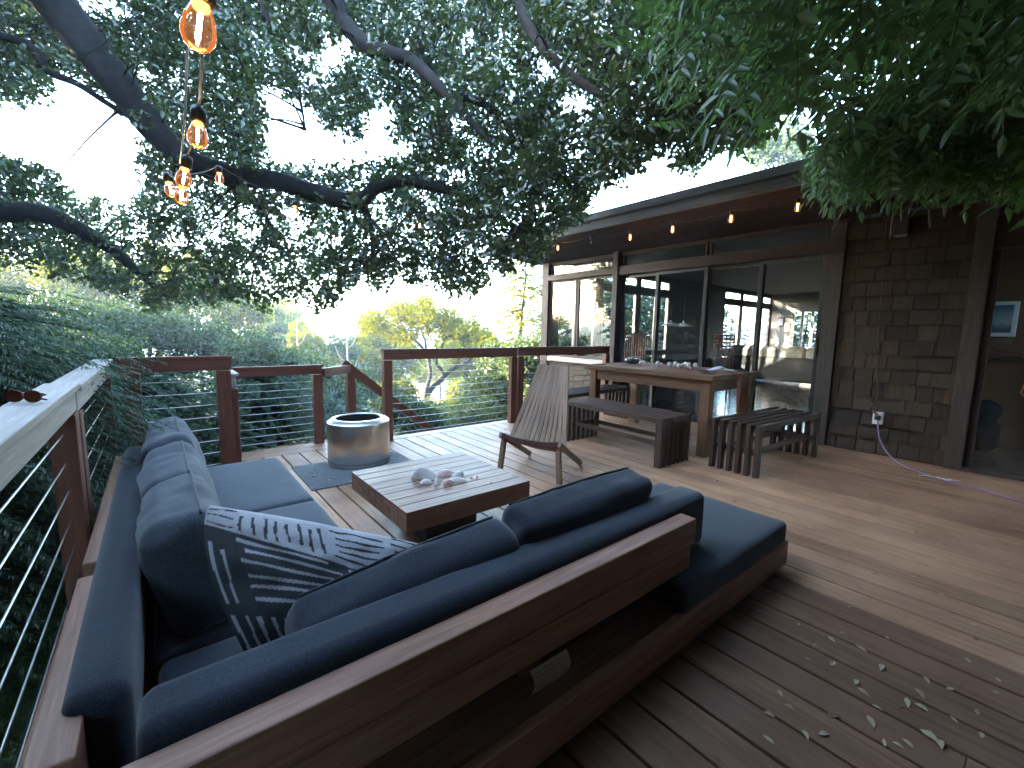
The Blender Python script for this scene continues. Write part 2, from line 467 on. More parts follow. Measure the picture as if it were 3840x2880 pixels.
sofa = thing('sectional_sofa', 'navy sofa section in front with slatted reddish wood back and chaise end', 'sofa', (1.0, 1.1, 0), 'sectional sofa pieces')
m = MB()
m.b2((-.14, .711, .03), (2.302, .741, .15)); m.b2((2.272, .7415, .03), (2.302, 1.40, .15)); m.b2((-.14, 1.37, .03), (2.2715, 1.40, .15))
m.obj('base_frame', SOFAW, sofa, bevel=.005)
m = MB(); m.b2((-.14, .7415, .11), (2.2715, .90, .138)); m.b2((-.14, .903, .10), (2.2715, 1.369, .128)); m.obj('seat_platform', SOFAW, sofa, bevel=.004)
m = MB(); m.b2((-.21, .776, .345), (1.527, .842, .44)); m.obj('back_board', SOFAW, sofa, bevel=.005)
m = MB(); m.b2((-.21, .784, .245), (1.515, .834, .337)); m.obj('back_board', SOFAW, sofa, bevel=.005)
for x in (.06, .78, 1.46):
    m = MB(); m.b2((x - .035, .846, .14), (x + .035, .880, .42)); m.obj('back_post', SOFAW, sofa, bevel=.004)
for x, y in ((.2, .80), (2.2, .80), (2.2, 1.32), (1.2, .80)):
    m = MB(); m.b2((x - .04, y - .04, 0), (x + .04, y + .04, .0295)); m.obj('foot', BLACKP, sofa)
cush('seat_cushion', sofa, (1.36, .718, .14), (2.292, 1.405, .245), .022, NAVY, puff=(0, 0, .006), wr=.002, seed=1)
cush('seat_cushion', sofa, (-.05, .95, .14), (1.35, 1.40, .245), .03, NAVY, puff=(0, 0, .01), wr=.003, seed=2)
o = cush('back_bolster', sofa, (-.065, .845, .25), (1.735, .975, .475), .032, NAVY, puff=(0, .006, .004), wr=.0035, wscale=4, seed=3)
for (x0, x1, ry, seed, ph, pz) in ((.21, .835, -6, 4, .30, .358), (.83, 1.515, -1, 5, .36, .385)):
    R = rot('X', 13) @ rot('Y', ry)
    me = cushion_mesh('back_pillow', (x1 - x0, .15, ph), .045, NAVY, puff=(0, .022, .002), wr=.014, wscale=7, R=R, seed=seed, org=((x0 + x1) / 2, 1.045, pz))
    p = put('back_pillow', me, sofa)
    m = MB(); c = Vector(((x0 + x1) / 2, 1.045, pz))
    pts = [c + R @ Vector((-(x1 - x0) / 2 + .03 + (x1 - x0 - .06) * i / 16, .055, ph / 2 - .007 + .008 * math.sin(PI * i / 16) + .004 * noise.noise(Vector((i * .9, seed, 0))))) for i in range(17)]
    m.tube(pts, .0045, 6); m.obj('piping', NAVY, p, smooth=True)
m = MB()   # cream care label hanging in the gap under the back
pts = []
for i in range(9):
    a = i / 8
    pts.append((.70 + .008 * math.sin(a * 3), .770 - .012 * math.sin(a * PI), .245 - .075 * a))
for i in range(8):
    m.poly([pts[i], (pts[i][0] + .135, pts[i][1], pts[i][2]), (pts[i + 1][0] + .135, pts[i + 1][1], pts[i + 1][2]), pts[i + 1]])
for i in range(1, 7):
    for (xa, xb) in ((.008, .082), (.09, .125)):
        q = pts[i]; m.poly([(q[0] + xa, q[1] - .0012, q[2]), (q[0] + xb, q[1] - .0012, q[2]), (q[0] + xb, q[1] - .0014, q[2] - .0022), (q[0] + xa, q[1] - .0014, q[2] - .0022)], 1)
CREAM = plain('cream_label', (.42, .34, .22), .8, var=.08); INK = plain('label_ink', (.16, .12, .09), .8)
o = m.obj('care_label', [CREAM, INK], sofa, label='cream printed care label hanging under the back boards')

lsofa = thing('sectional_sofa', 'navy sofa section along the side railing with three slumped slate blue back pillows', 'sofa', (.2, 2.2, 0), 'sectional sofa pieces')
m = MB(); m.b2((-.205, .905, .03), (-.14, 1.585, .44)); m.obj('back_board', SOFAW, lsofa, bevel=.005)
m = MB(); m.b2((-.205, 1.672, .03), (-.14, 3.0, .44)); m.obj('back_board', SOFAW, lsofa, bevel=.005)
m = MB(); m.b2((-.195, 1.586, .03), (-.15, 1.671, .36)); m.obj('joining_block', REDW, lsofa, bevel=.003)
m = MB(); m.b2((-.135, 1.42, .03), (.60, 3.26, .138)); m.obj('base_frame', SOFAW, lsofa, bevel=.005)
cush('seat_cushion', lsofa, (-.06, 1.41, .14), (.592, 2.32, .245), .03, PILLOW, puff=(0, 0, .006), wr=.003, seed=6)
cush('seat_cushion', lsofa, (-.06, 2.325, .14), (.592, 3.26, .245), .03, PILLOW, puff=(0, 0, .006), wr=.003, seed=7)
cush('back_bolster', lsofa, (-.172, 1.0, .24), (-.075, 3.08, .47), .035, NAVY, puff=(.004, 0, .004), wr=.003, wscale=4, seed=8)
for (y0, y1, seed, top, lean) in ((1.43, 1.93, 9, .585, 13), (1.90, 2.52, 10, .575, 15), (2.50, 3.22, 11, .575, 16)):
    R = rot('Y', -lean)
    hh = top - .225
    c = Vector((.045, (y0 + y1) / 2, .235 + hh / 2))
    me = cushion_mesh('back_pillow', (.175, y1 - y0, hh), .055, PILLOW, puff=(.022, .008, .006), wr=.021, wscale=6, R=R, seed=seed, org=c)
    p = put('back_pillow', me, lsofa)
    pts = [c + R @ Vector((.062, -(y1 - y0) / 2 + .03 + (y1 - y0 - .06) * i / 16, hh / 2 - .008 + .008 * math.sin(PI * i / 16))) for i in range(17)]
    m = MB(); m.tube(pts, .0045, 6); m.obj('piping', PILLOW, p, smooth=True)

# ---- striped throw pillow
def striped_pillow():
    n = 180
    TL, TR, BL, BR = Vector((.085, 1.40, .635)), Vector((.60, 1.135, .47)), Vector((.15, 1.075, .27)), Vector((.575, 1.03, .25))
    nrm = (TR - TL).cross(BL - TL).normalized()
    if nrm.y > 0: nrm = -nrm
    V = []; pat = []
    def strokes(a, b, nx, ny, w, horiz, s):
        """a,b in [0,1] inside a patch: rows of brush strokes"""
        if horiz: a, b = b, a
        i = int(a * nx); f = a * nx - i
        r = random.Random(i * 17 + s); lo, hi = r.uniform(.03, .16), r.uniform(.80, .97); c = .5 + r.uniform(-.1, .1)
        wob = .07 * math.sin(b * 5 + i * 2 + s)
        return 1.0 if abs(f - c - wob) < w * (1 + .25 * math.sin(b * 11 + i)) and lo < b < hi else 0.0
    def pattern(u, v):
        # v=0 top edge .. 1 bottom
        split = .13 + .30 * min(1, u * 1.5)
        if v < split:
            vv = v / split
            bg = 1.0
            if u < .13: s = strokes(u / .13, vv, 3, 1, .10, True, 1)
            elif u < .50:
                s = strokes((u - .13) / .37, (vv - .2) / .75, 8, 1, .14, False, 2) if .2 < vv < .95 else 0
            elif u < .80: s = strokes((u - .5) / .3, (vv - .15) / .8, 5, 1, .16, True, 3) if vv > .15 else 0
            else: s = strokes((u - .8) / .2, vv, 6, 1, .17, True, 4)
            return bg - s
        vv = (v - split) / (1 - split)
        if u < .1: return strokes(u / .1, vv, 2, 1, .14, False, 5) * (vv < .5) + strokes(u / .1, (vv - .5) / .5, 2, 1, .14, False, 6) * (vv >= .5)
        if u < .56:
            if vv < .52: return strokes((u - .1) / .46, vv / .52, 6, 1, .15, True, 7)
            return strokes((u - .1) / .46, (vv - .56) / .44, 9, 1, .15, False, 8) if vv > .56 else 0
        if vv < .36: return strokes((u - .56) / .44, vv / .36, 9, 1, .17, False, 9)
        return strokes((u - .56) / .44, (vv - .38) / .6, 9, 1, .15, True, 10) if vv > .4 else 0
    for side in (1, -1):
        for j in range(n + 1):
            for i in range(n + 1):
                u, v = i / n, j / n
                # concave sides, pointed corners
                uu = u + (max(0, u - .5)) * -.10 * math.sin(PI * v) - .09 * math.sin(PI * v ** .8) * (1 - u) ** 2; vv = v + (.5 - v) * .07 * math.sin(PI * u) - .05 * math.sin(PI * u) * (1 - v)
                p = TL.lerp(TR, uu).lerp(BL.lerp(BR, uu), vv)
                h = (max(0, 1 - abs(2 * u - 1) ** 2.2) * max(0, 1 - abs(2 * v - 1) ** 2.2)) ** .55
                w = .006 * noise.noise(Vector((u * 7, v * 7, 3))) + .003 * noise.noise(Vector((u * 16, v * 9, 8)))
                fold = -.012 * math.exp(-((u - .55 - .1 * v) / .035) ** 2) * (1 - v) * (v < .6)
                V.append(p + nrm * side * (.085 * h + (w + fold) * min(1, h * 3)))
                pat.append(max(0, min(1, pattern(u, v))) if side > 0 else 0.0)
    F = []
    q = (n + 1) * (n + 1)
    for s in range(2):
        for j in range(n):
            for i in range(n):
                a = s * q + j * (n + 1) + i
                f = (a, a + 1, a + n + 2, a + n + 1)
                F.append(f if s == 1 else f[::-1])
    org = Vector((.35, 1.15, .25))
    m, nt, out = mat('brush_stroke_canvas')
    at = N(nt, 'ShaderNodeAttribute', attribute_name='stroke')
    tc = N(nt, 'ShaderNodeTexCoord')
    wv = N(nt, 'ShaderNodeTexNoise', Scale=300, Detail=2); nt.links.new(tc.outputs['Object'], wv.inputs[0])
    c = mixc(nt, (.045, .052, .055), (.42, .41, .43), at.outputs['Fac'])
    c = mixc(nt, c, ramp(nt, [(.3, (.8,) * 3), (.7, (1.15,) * 3)], wv.outputs[0]), 1, 'MULTIPLY')
    principled(nt, out, c, .9, bump=wv.outputs[0], bstr=.3, bdist=.001, spec=.2)
    me = fast_mesh('throw_pillow', np.array([v - org for v in V]), np.array(F), m, True)
    a = me.attributes.new('stroke', 'FLOAT', 'POINT'); a.data.foreach_set('value', pat)
    o = put('throw_pillow', me); o.location = org
    tag(o, 'throw pillow with white and charcoal brush strokes in the sofa corner', 'pillow')
striped_pillow()

# ================================================================== COFFEE TABLE + SHELLS
ct = thing('coffee_table', 'low square slatted wooden coffee table with seashells on it', 'coffee table', (1.19, 2.11, 0))
X0, X1, Y0, Y1, ZT, ZB = .825, 1.56, 1.752, 2.475, .30, .20
m = MB(); nb = 8; w = (Y1 - Y0) / nb
for i in range(nb): m.b2((X0, Y0 + i * w + .0022, ZB), (X1, Y0 + (i + 1) * w - .0022, ZT))
m.obj('slatted_top', COFFW, ct, bevel=.001, seg=1)
m = MB(); m.b2((X0 + .01, Y0 + .01, ZB + .01), (X1 - .01, Y1 - .01, ZT - .007)); m.obj('gap_shade_sheet', BLACKP, ct)  # dark sheet below the slats, shade of the seams put into its colour
m = MB(); m.b2((X0 + .21, Y0 + .21, .0), (X1 - .21, Y1 - .21, ZB - .002)); m.obj('pedestal', BLACKP, ct, bevel=.004)

SHELLW = plain('shell_white', (.58, .54, .49), .55, nscale=25, var=.18, bump=.3)
SHELLP = plain('shell_pink', (.52, .36, .31), .5, nscale=18, var=.3, bump=.3)
def shell(label, c, L, W, Hh, ang, material, ribs=9, peak=.3, seed=0):
    n1, n2 = 28, 12; V = []; F = []
    ca, sa = math.cos(ang), math.sin(ang)
    for j in range(n2 + 1):
        for i in range(n1):
            a = 2 * PI * i / n1; r = 1 - j / n2
            rib = 1 + .035 * math.cos(a * ribs) + .05 * noise.noise(Vector((math.cos(a) * 2, math.sin(a) * 2, seed)))
            x = r * math.cos(a) * L / 2 * rib + peak * L * (1 - r) * .5; y = r * math.sin(a) * W / 2 * rib * max(.12, (1.1 + (1 if peak < 0 else -.35) * r * math.cos(a)) / (2.1 if peak < 0 else 1.3)) ** .7
            z = Hh * (1 - r ** (1.7 if peak < 0 else 2.4))
            V.append((x * ca - y * sa, x * sa + y * ca, z))
    for j in range(n2):
        for i in range(n1):
            i2 = (i + 1) % n1; F.append((j * n1 + i, j * n1 + i2, (j + 1) * n1 + i2, (j + 1) * n1 + i))
    me = fast_mesh('seashell', np.array(V), np.array(F), material, True)
    o = put('seashell', me); o.location = (c[0], c[1], c[2])
    tag(o, label, 'seashell', 'seashells on the coffee table')
SH = [('largest pale conch shell, pointed, at the back of the shells', (1.115, 2.135), .15, .11, .062, .15, SHELLW, 8, -.3),
      ('rosy scallop shell behind, just right of the big conch', (1.232, 2.118), .105, .075, .028, .2, SHELLP, 14, .1),
      ('small white ribbed shell at the right rear of the cluster', (1.285, 2.062), .075, .055, .022, .5, SHELLW, 12, .2),
      ('small white oval shell in front of the big conch', (1.082, 2.055), .07, .05, .022, -.1, SHELLW, 9, .1),
      ('narrow upright white shell between two small front shells', (1.122, 2.012), .058, .036, .028, 1.9, SHELLW, 7, .25),
      ('small tan pink clam shell at the front of the cluster', (1.166, 1.975), .068, .052, .026, .1, SHELLP, 12, .1),
      ('long flat white shell lying on the right of the cluster', (1.236, 1.985), .115, .048, .02, -.25, SHELLW, 10, .15)]
for i, (lb, c, L, W, hh, a, mt, rb, pk) in enumerate(SH): shell(lb, (c[0], c[1], ZT + .0005), L, W, hh, a - .68, mt, rb, pk, i)
for lb, c in (('tiny reddish crumb of shell left of centre on table edge', (1.322, 1.978)), ('tiny pinkish shell chip further right', (1.352, 1.965)), ('tiny orange shell chip near the front corner of the table', (1.36, 1.845))):
    shell(lb, (*c, ZT + .0005), .018, .014, .010, random.random(), SHELLP, 5, .1, 3)

# ================================================================== FIRE PIT + MAT
m = MB(); m.prism([(.768, 3.115, .001), (1.60, 3.08, .001), (1.64, 3.73, .001), (.775, 3.745, .001)], (0, 0, .006))
MATM = plain('grey_mat', (.10, .105, .11), .85, nscale=60, var=.3, bump=.5)
solo(m, 'fire_pit_mat', MATM, 'dark grey heat mat under the steel fire pit', 'mat')
def brushed():
    m, nt, out = mat('brushed_steel')
    tc = N(nt, 'ShaderNodeTexCoord'); mp = N(nt, 'ShaderNodeMapping'); nt.links.new(tc.outputs['Object'], mp.inputs[0])
    mp.inputs['Scale'].default_value = (2, 2, 900)
    n1 = N(nt, 'ShaderNodeTexNoise', Scale=2, Detail=3); nt.links.new(mp.outputs[0], n1.inputs[0])
    c = ramp(nt, [(.3, (.60, .57, .53)), (.7, (.80, .76, .71))], n1.outputs[0])
    p = principled(nt, out, c, .30, 1.0, bump=n1.outputs[0], bstr=.04, bdist=.001)
    p.inputs['Anisotropic'].default_value = .7
    return m
BRUSH = brushed(); SOOT_HOLE_SHADE = plain('soot_hole_shade', (.012, .012, .012), .8)
FP = (1.272, 3.60, .007)
fp = thing('fire_pit', 'round brushed steel smokeless fire pit on the grey mat', 'fire pit', FP)
m = MB(); m.lathe([(.235, .004), (.238, .001), (.245, .003), (.247, .012), (.247, .345), (.246, .350), (.215, .352)], 64, FP)
for k in range(64):
    a = 2 * PI * k / 64 + .02; cc = Vector(FP) + Vector((.2475 * math.cos(a), .2475 * math.sin(a), .036))
    nr = Vector((math.cos(a), math.sin(a), 0)); tg = Vector((-math.sin(a), math.cos(a), 0))
    m.prism([cc + tg * (.0055 * math.cos(b)) + Vector((0, 0, .0055 * math.sin(b))) for b in [2 * PI * q / 8 for q in range(8)]], nr * .0006, 1)  # flat dark discs carry the shade of the vent holes in their colour
m.obj('barrel', [BRUSH, SOOT_HOLE_SHADE], fp, smooth=False)
for p in fp.children[0].data.polygons: p.use_smooth = p.material_index == 0
m = MB(); m.lathe([(.246, .3505), (.218, .372), (.190, .378), (.184, .376), (.183, .366)], 64, FP); m.obj('flame_ring', BRUSH, fp, smooth=True)
m = MB(); m.lathe([(.184, .366), (.186, .10), (.15, .07), (.001, .07)], 48, FP); m.obj('inner_wall', SOOT_HOLE_SHADE, fp, smooth=True)
m = MB(); m.lathe([(.19, 0), (.2, .0), (.23, .003), (.2, .005)], 48, FP); m.obj('base_ring', BLACKP, fp, smooth=True)

# ================================================================== FOLDING SLAT CHAIR
ch = thing('slat_chair', 'weathered folding wooden stick chair facing the coffee table', 'chair', (2.4, 2.55, 0))
A = Vector((.92, .39, 0)); S = Vector((.31, -.951, 0))        # backwards, and to the chair's own left (picture right)
FC = Vector((2.19, 2.468, 0))
def cpt(back, side, z): return FC + A * back + S * side + Vector((0, 0, z))
def seat_dip(s): return -.028 * (1 - (s / .265) ** 2)
ns = 11
m = MB()
for i in range(ns):
    f = (i / (ns - 1) - .5) * 2
    bot = cpt(.12, f * .238, .262 + seat_dip(f * .238)); top = cpt(.42 + .02 * (1 - f * f), f * .122, .845 - .012 * (1 - f * f))
    m.bar(bot, top, .033 if abs(f) < 1 else .036, .016, up=tuple(-A))
m.obj('backrest_slats', CHAIRW, ch, bevel=.002)
m = MB()
for i in range(ns):
    f = (i / (ns - 1) - .5) * 2
    m.bar(cpt(-.005, f * .22, .283 + seat_dip(f * .22)), cpt(.30, f * .225, .165 + seat_dip(f * .225) * .7), .026, .016)
m.obj('seat_slats', CHAIRW, ch, bevel=.002)
m = MB(); pts = [cpt(-.02, s, .302 + seat_dip(s)) for s in np.linspace(-.245, .245, 13)]
for a, b in zip(pts, pts[1:]): m.bar(a - (b - a) * .04, b + (b - a) * .04, .024, .038)
m.obj('front_bar', BENCHW, ch, bevel=.002)
for s in (-1, 1):
    m = MB(); m.bar(cpt(-.035, s * .262, .302), cpt(.50, s * .25, .020), .024, .042); m.obj('side_rail', CHAIRW, ch, bevel=.003)
    m = MB(); m.bar(cpt(-.02, s * .268, .001), cpt(.0, s * .238, .29), .038, .038, up=tuple(A)); m.obj('leg', CHAIRW, ch, bevel=.004)
m = MB(); m.tube([cpt(.425, s, .80) for s in np.linspace(-.135, .135, 5)], .006, 8); m.obj('dowel', CHAIRW, ch, smooth=True)
m = MB(); m.tube([cpt(.232, s, .45) for s in np.linspace(-.20, .20, 5)], .006, 8); m.obj('dowel', CHAIRW, ch, smooth=True)

# ================================================================== DINING TABLE + BENCHES
dt = thing('dining_table', 'big teak dining table with corals and a runner on top', 'table', (4.27, 2.6, 0))
TX0, TX1, TY0, TY1, TZ = 3.79, 4.74, 1.875, 3.36, .76
m = MB(); k = 7; w = (TX1 - TX0) / k
for i in range(k): m.b2((TX0 + i * w + .0008, TY0, TZ - .048), (TX0 + (i + 1) * w - .0008, TY1, TZ))
m.obj('tabletop', TEAK, dt, bevel=.004)
for a, b in (((TX0 + .055, TY0 + .13, .60), (TX0 + .085, TY1 - .13, TZ - .05)), ((TX1 - .085, TY0 + .13, .60), (TX1 - .055, TY1 - .13, TZ - .05)),
             ((TX0 + .13, TY0 + .055, .60), (TX1 - .13, TY0 + .085, TZ - .05)), ((TX0 + .13, TY1 - .085, .60), (TX1 - .13, TY1 - .055, TZ - .05))):
    m = MB(); m.b2(a, b); m.obj('apron', TEAK, dt, bevel=.003)
for x in (TX0 + .04, TX1 - .13):
    for y in (TY0 + .04, TY1 - .13):
        m = MB(); m.b2((x, y, 0), (x + .09, y + .09, TZ - .05)); m.obj('leg', TEAK, dt, bevel=.005)

def bench(label, L, W, Hh, n, loc, ang):
    t = thing('slatted_bench', label, 'bench', (0, 0, 0), 'slatted benches round the dining table')
    sw = W / (2 * n - 1) * .92; pitch = (W - sw) / (n - 1)
    for i in range(n):
        y = -W / 2 + sw / 2 + i * pitch
        m = MB(); m.b2((-L / 2, y - sw / 2, Hh - .045), (L / 2, y + sw / 2, Hh)); m.obj('seat_slat', BENCHW, t, bevel=.0025)
        for s in (-1, 1):
            m = MB(); m.b2((s * L / 2 - s * .001, y - sw / 2, 0), (s * (L / 2 - .06), y + sw / 2, Hh - .0455)); m.obj('leg', BENCHW, t, bevel=.0025)
    for s in (-1, 1):
        m = MB(); m.b2((s * (L / 2 - .062), -W / 2 + .02, .165), (s * (L / 2 - .085), W / 2 - .02, .20)); m.obj('cross_bar', BENCHW, t, bevel=.002)
        m = MB(); m.b2((-L / 2 + .087, s * W * .30 - .012, .165), (L / 2 - .087, s * W * .30 + .012, .205)); m.obj('stretcher', BENCHW, t, bevel=.002)
    t.location = loc; t.rotation_euler = (0, 0, ang)
    return t
bench('dark slatted bench along the long front side of the dining table', 1.14, .44, .42, 7, (3.44, 2.545, 0), math.radians(88.5))
bench('dark slatted bench at the near end of the table, by the shingle wall', 1.16, .40, .42, 6, (4.195, 1.545, 0), math.radians(-3.5))
bench('dark slatted bench behind the table legs at the far end', 1.30, .36, .42, 7, (4.16, 3.62, 0), math.radians(4))

# table top clutter
CORAL = plain('coral', (.62, .62, .64), .8, nscale=30, var=.2, bump=.6)
def coral(label, c, L, ang, n, hh, seed):
    r = random.Random(seed); bm = bmesh.new()
    for i in range(n):
        f = i / max(1, n - 1) - .5
        p = Vector((f * L, r.uniform(-.02, .02), 0)); rad = r.uniform(.014, .026)
        z = rad + r.uniform(0, hh) * (1 - abs(f))
        while z > rad * .9:
            mt = Matrix.Translation(p + Vector((r.uniform(-.012, .012), r.uniform(-.012, .012), z))) @ Matrix.Diagonal((1, r.uniform(.7, 1), r.uniform(.8, 1.1), 1))
            bmesh.ops.create_icosphere(bm, subdivisions=2, radius=rad, matrix=mt); z -= rad * 1.1
    for v in bm.verts: v.co += v.normal * .004 * noise.noise(v.co * 60)
    bmesh.ops.rotate(bm, verts=bm.verts, cent=(0, 0, 0), matrix=Matrix.Rotation(ang, 3, 'Z'))
    mz = min(v.co.z for v in bm.verts)
    for v in bm.verts: v.co.z -= mz
    me = bpy.data.meshes.new('coral_piece'); bm.to_mesh(me); bm.free(); me.materials.append(CORAL)
    me.polygons.foreach_set('use_smooth', [True] * len(me.polygons))
    o = put('coral_piece', me); o.location = (c[0], c[1], TZ + .004)
    tag(o, label, 'coral', 'corals along the table runner')
def tpos(px, py, z=TZ): return on_axis(px, py, 2, z)
RY = {}
def runner_x(y): return 4.30
coral('tallest white coral, right end of the coral row', (4.30, 2.40), .14, 1.4, 7, .06, 1)
coral('low white coral right beside the tallest one', (4.30, 2.55), .11, 1.6, 6, .025, 2)
coral('small upright white coral in the middle of the row', (4.30, 2.74), .06, 1.2, 4, .03, 3)
coral('small dull pinkish coral nearest the black pot', (4.30, 2.93), .07, 1.6, 4, .012, 4)
m = MB(); m.lathe([(.001, .0), (.05, .0), (.075, .012), (.088, .035), (.080, .058), (.05, .066), (.045, .060), (.001, .052)], 32, (4.36, 3.14, TZ + .004))
for dy in (-.035, .035): m.lathe([(.001, .078), (.012, .073), (.015, .064), (.012, .05)], 12, (4.33, 3.14 + dy, TZ + .004))
solo(m, 'ceramic_pot', plain('black_glaze', (.012, .013, .014), .12, var=.2, coat=.5), 'squat glossy black ceramic pot at the far end of the table', 'pot', smooth=True)
# runner
m = MB(); nU = 60
def rp(s):
    if s < 1.50: return (TY1 + .004 - s, TZ + .002)
    return (TY0 - .006, TZ + .002 - (s - 1.50))
prof = []
for i in range(31): prof.append((TY1 - .0 - i / 30 * (TY1 - TY0), TZ + .0025))
prof += [(TY0 - .004, TZ + .001), (TY0 - .007, TZ - .006)]
for i in range(1, 15): prof.append((TY0 - .008 - .002 * math.sin(i), TZ - .006 - i * .022))
XL, XR = 4.25, 4.345
L = 0; acc = [0]
for a, b in zip(prof, prof[1:]): L += math.hypot(b[0] - a[0], b[1] - a[1]); acc.append(L)
for i in range(len(prof) - 1):
    a, b = prof[i], prof[i + 1]
    n0 = len(m.v)
    sk = .02 * max(0, i - 33) / 12
    m.v += [Vector((XL + sk, a[0], a[1])), Vector((XR - sk, a[0], a[1])), Vector((XR - sk, b[0], b[1])), Vector((XL + sk, b[0], b[1]))]
    m.face((n0, n0 + 3, n0 + 2, n0 + 1), [(0, acc[i]), (0, acc[i + 1]), (1, acc[i + 1]), (1, acc[i])])
for i in range(8): 
    x = XL + .022 + i * .0075; m.tube([(x, TY0 - .009, TZ - .31), (x + .002, TY0 - .010, TZ - .375)], .0022, 5, 1)
def runner_mat():
    mm, nt, out = mat('woven_runner')
    uv = N(nt, 'ShaderNodeUVMap'); mp = N(nt, 'ShaderNodeMapping'); nt.links.new(uv.outputs[0], mp.inputs[0]); mp.inputs['Scale'].default_value = (.5, 9, 1)
    w1 = N(nt, 'ShaderNodeTexWave', Scale=3, Distortion=1.5, bands_direction='Y'); nt.links.new(mp.outputs[0], w1.inputs[0])
    vo = N(nt, 'ShaderNodeTexChecker', Scale=5); nt.links.new(mp.outputs[0], vo.inputs[0])
    c = ramp(nt, [(.0, (.30, .05, .06)), (.45, (.34, .09, .10)), (.55, (.55, .42, .38)), (.7, (.13, .06, .12)), (1, (.36, .07, .06))], w1.outputs[0])
    c = mixc(nt, c, (.45, .16, .10), vo.outputs['Fac'])
    principled(nt, out, c, .9, spec=.2); return mm
TASS = plain('tassel', (.45, .2, .06), .9)
solo(m, 'table_runner', [runner_mat(), TASS], 'narrow red patterned runner hanging over the table end with tassels', 'runner')
for lb, px, py in (('dark coaster nearest the front edge of the table', 1870 / 1.0, 0),): pass
COAST = plain('dark_cork', (.035, .025, .022), .8)
for lb, x, y in (('dark square coaster at the near front corner of the table', 3.98, 2.02), ('dark square coaster left of the folded blue cloth', 4.22, 2.17),
                 ('dark square coaster between the blue cloth and runner end', 4.44, 1.99), ('dark square coaster at the back right corner', 4.60, 1.98), ('dark square coaster at the far front corner of the table', 3.92, 3.25)):
    m = MB(); m.b2((x - .05, y - .05, TZ + .0006), (x + .05, y + .05, TZ + .007)); solo(m, 'coaster', COAST, lb, 'coaster', 'coasters on the dining table', bevel=.002)
m = MB()   # folded pale blue cloth
for i in range(9):
    for j in range(7):
        pass
V = []; F = []
for i in range(13):
    for j in range(9):
        u, v = i / 12, j / 8
        z = .045 * max(0, 1 - abs(u - .45) / .45) * (1 - .5 * abs(v - .5)) + .006 * noise.noise(Vector((u * 5, v * 5, 1))) + .004
        V.append(((u - .5) * .24 - .02 * (v - .5), (v - .5) * .15, z))
for i in range(12):
    for j in range(8): F.append((i * 9 + j, (i + 1) * 9 + j, (i + 1) * 9 + j + 1, i * 9 + j + 1))
me = fast_mesh('folded_cloth', np.array(V), np.array(F), fabric('pale_blue_cloth', (.50, .52, .70), .1), True)
o = put('folded_cloth', me); o.location = (4.33, 2.06, TZ + .008); o.rotation_euler = (0, 0, -1.0)
md = o.modifiers.new('solid', 'SOLIDIFY'); md.thickness = .002
tag(o, 'pale blue folded cloth with a peaked fold on the table', 'cloth')

# sunglasses on the left rail
sg = thing('sunglasses', 'brown sunglasses lying on the pale railing', 'sunglasses', (-.262, 1.60, .915))
LENS = plain('amber_lens', (.10, .022, .012), .12, coat=.6)
for s in (-1, 1):
    m = MB(); pts = [(-.262 + s * .028 + .024 * math.cos(a) * (1 if abs(math.cos(a)) < .9 else .95), 1.575 + .004 * math.cos(a), .9365 + .019 * math.sin(a)) for a in [2 * PI * i / 20 for i in range(20)]]
    m.prism(pts, (0, .003, 0)); m.obj('lens', LENS, sg, bevel=.001)
    m = MB(); m.tube([(-.262 + s * .053, 1.577, .945), (-.262 + s * .050, 1.592, .940), (-.262 + s * .01, 1.60, .932), (-.262 - s * .045, 1.598, .924)], .003, 6); m.obj('temple', LENS, sg, smooth=True)
m = MB(); m.tube([(-.266, 1.576, .943), (-.262, 1.575, .946), (-.258, 1.576, .943)], .003, 6); m.obj('bridge', LENS, sg, smooth=True)
sg.rotation_euler = (0, 0, math.radians(-40)); sg.scale = (.85, .85, .85); sg.location = (-.258, 1.64, .915)
#@@PART2
# ================================================================== HOUSE
FX = 5.37
house = thing('house', 'low dark shingled house with glass sliding doors and deep eave', 'house', (7, 2, 0))
def shingles(m, x, y0, y1, z0, z1, face=-1):
    z = z0; row = 0
    while z < z1 - .02:
        h = min(.137, z1 - z); y = y0 - random.uniform(0, .1)
        while y < y1:
            w = random.uniform(.09, .24); a, b = max(y, y0), min(y + w - .006, y1); y += w
            if b - a < .012: continue
            dz = random.uniform(-.004, .006)
            x0 = x + face * random.uniform(.026, .036); xt = x + face * .005
            zz0, zz1 = z + dz + .004, z + h + .006
            n = len(m.v)
            m.v += [Vector(p) for p in ((x0, a, zz0), (x0, b, zz0), (xt, b, zz1), (xt, a, zz1), (x, a, zz0), (x, b, zz0), (x, b, zz1), (x, a, zz1))]
            ou = random.uniform(0, 50)
            U = lambda *ii: [(m.v[n + i].z + ou, m.v[n + i].y + ou) for i in ii]
            for q in ((0, 3, 2, 1), (0, 1, 5, 4), (0, 4, 7, 3), (1, 2, 6, 5)):
                m.face(tuple(n + i for i in q), U(*q))
        z += h; row += 1
m = MB(); shingles(m, FX, .525, 1.408, .005, 2.245); m.obj('shingle_wall', SHINGLE, house)
m = MB(); shingles(m, FX, 4.31, 5.618, -1.2, .62); m.obj('shingle_wall', SHINGLE, house)
m = MB(); m.b2((FX + .001, .525, -.03), (FX + .10, 1.408, 2.25)); m.obj('wall_core', DARKGAP, house)
m = MB(); m.b2((FX + .001, 4.31, -1.6), (FX + .10, 5.64, .64)); m.obj('wall_core', DARKGAP, house)
m = MB(); m.b2((FX - .05, 4.30, .622), (FX + .06, 5.63, .70)); m.obj('window_sill', GREYW, house, bevel=.004)
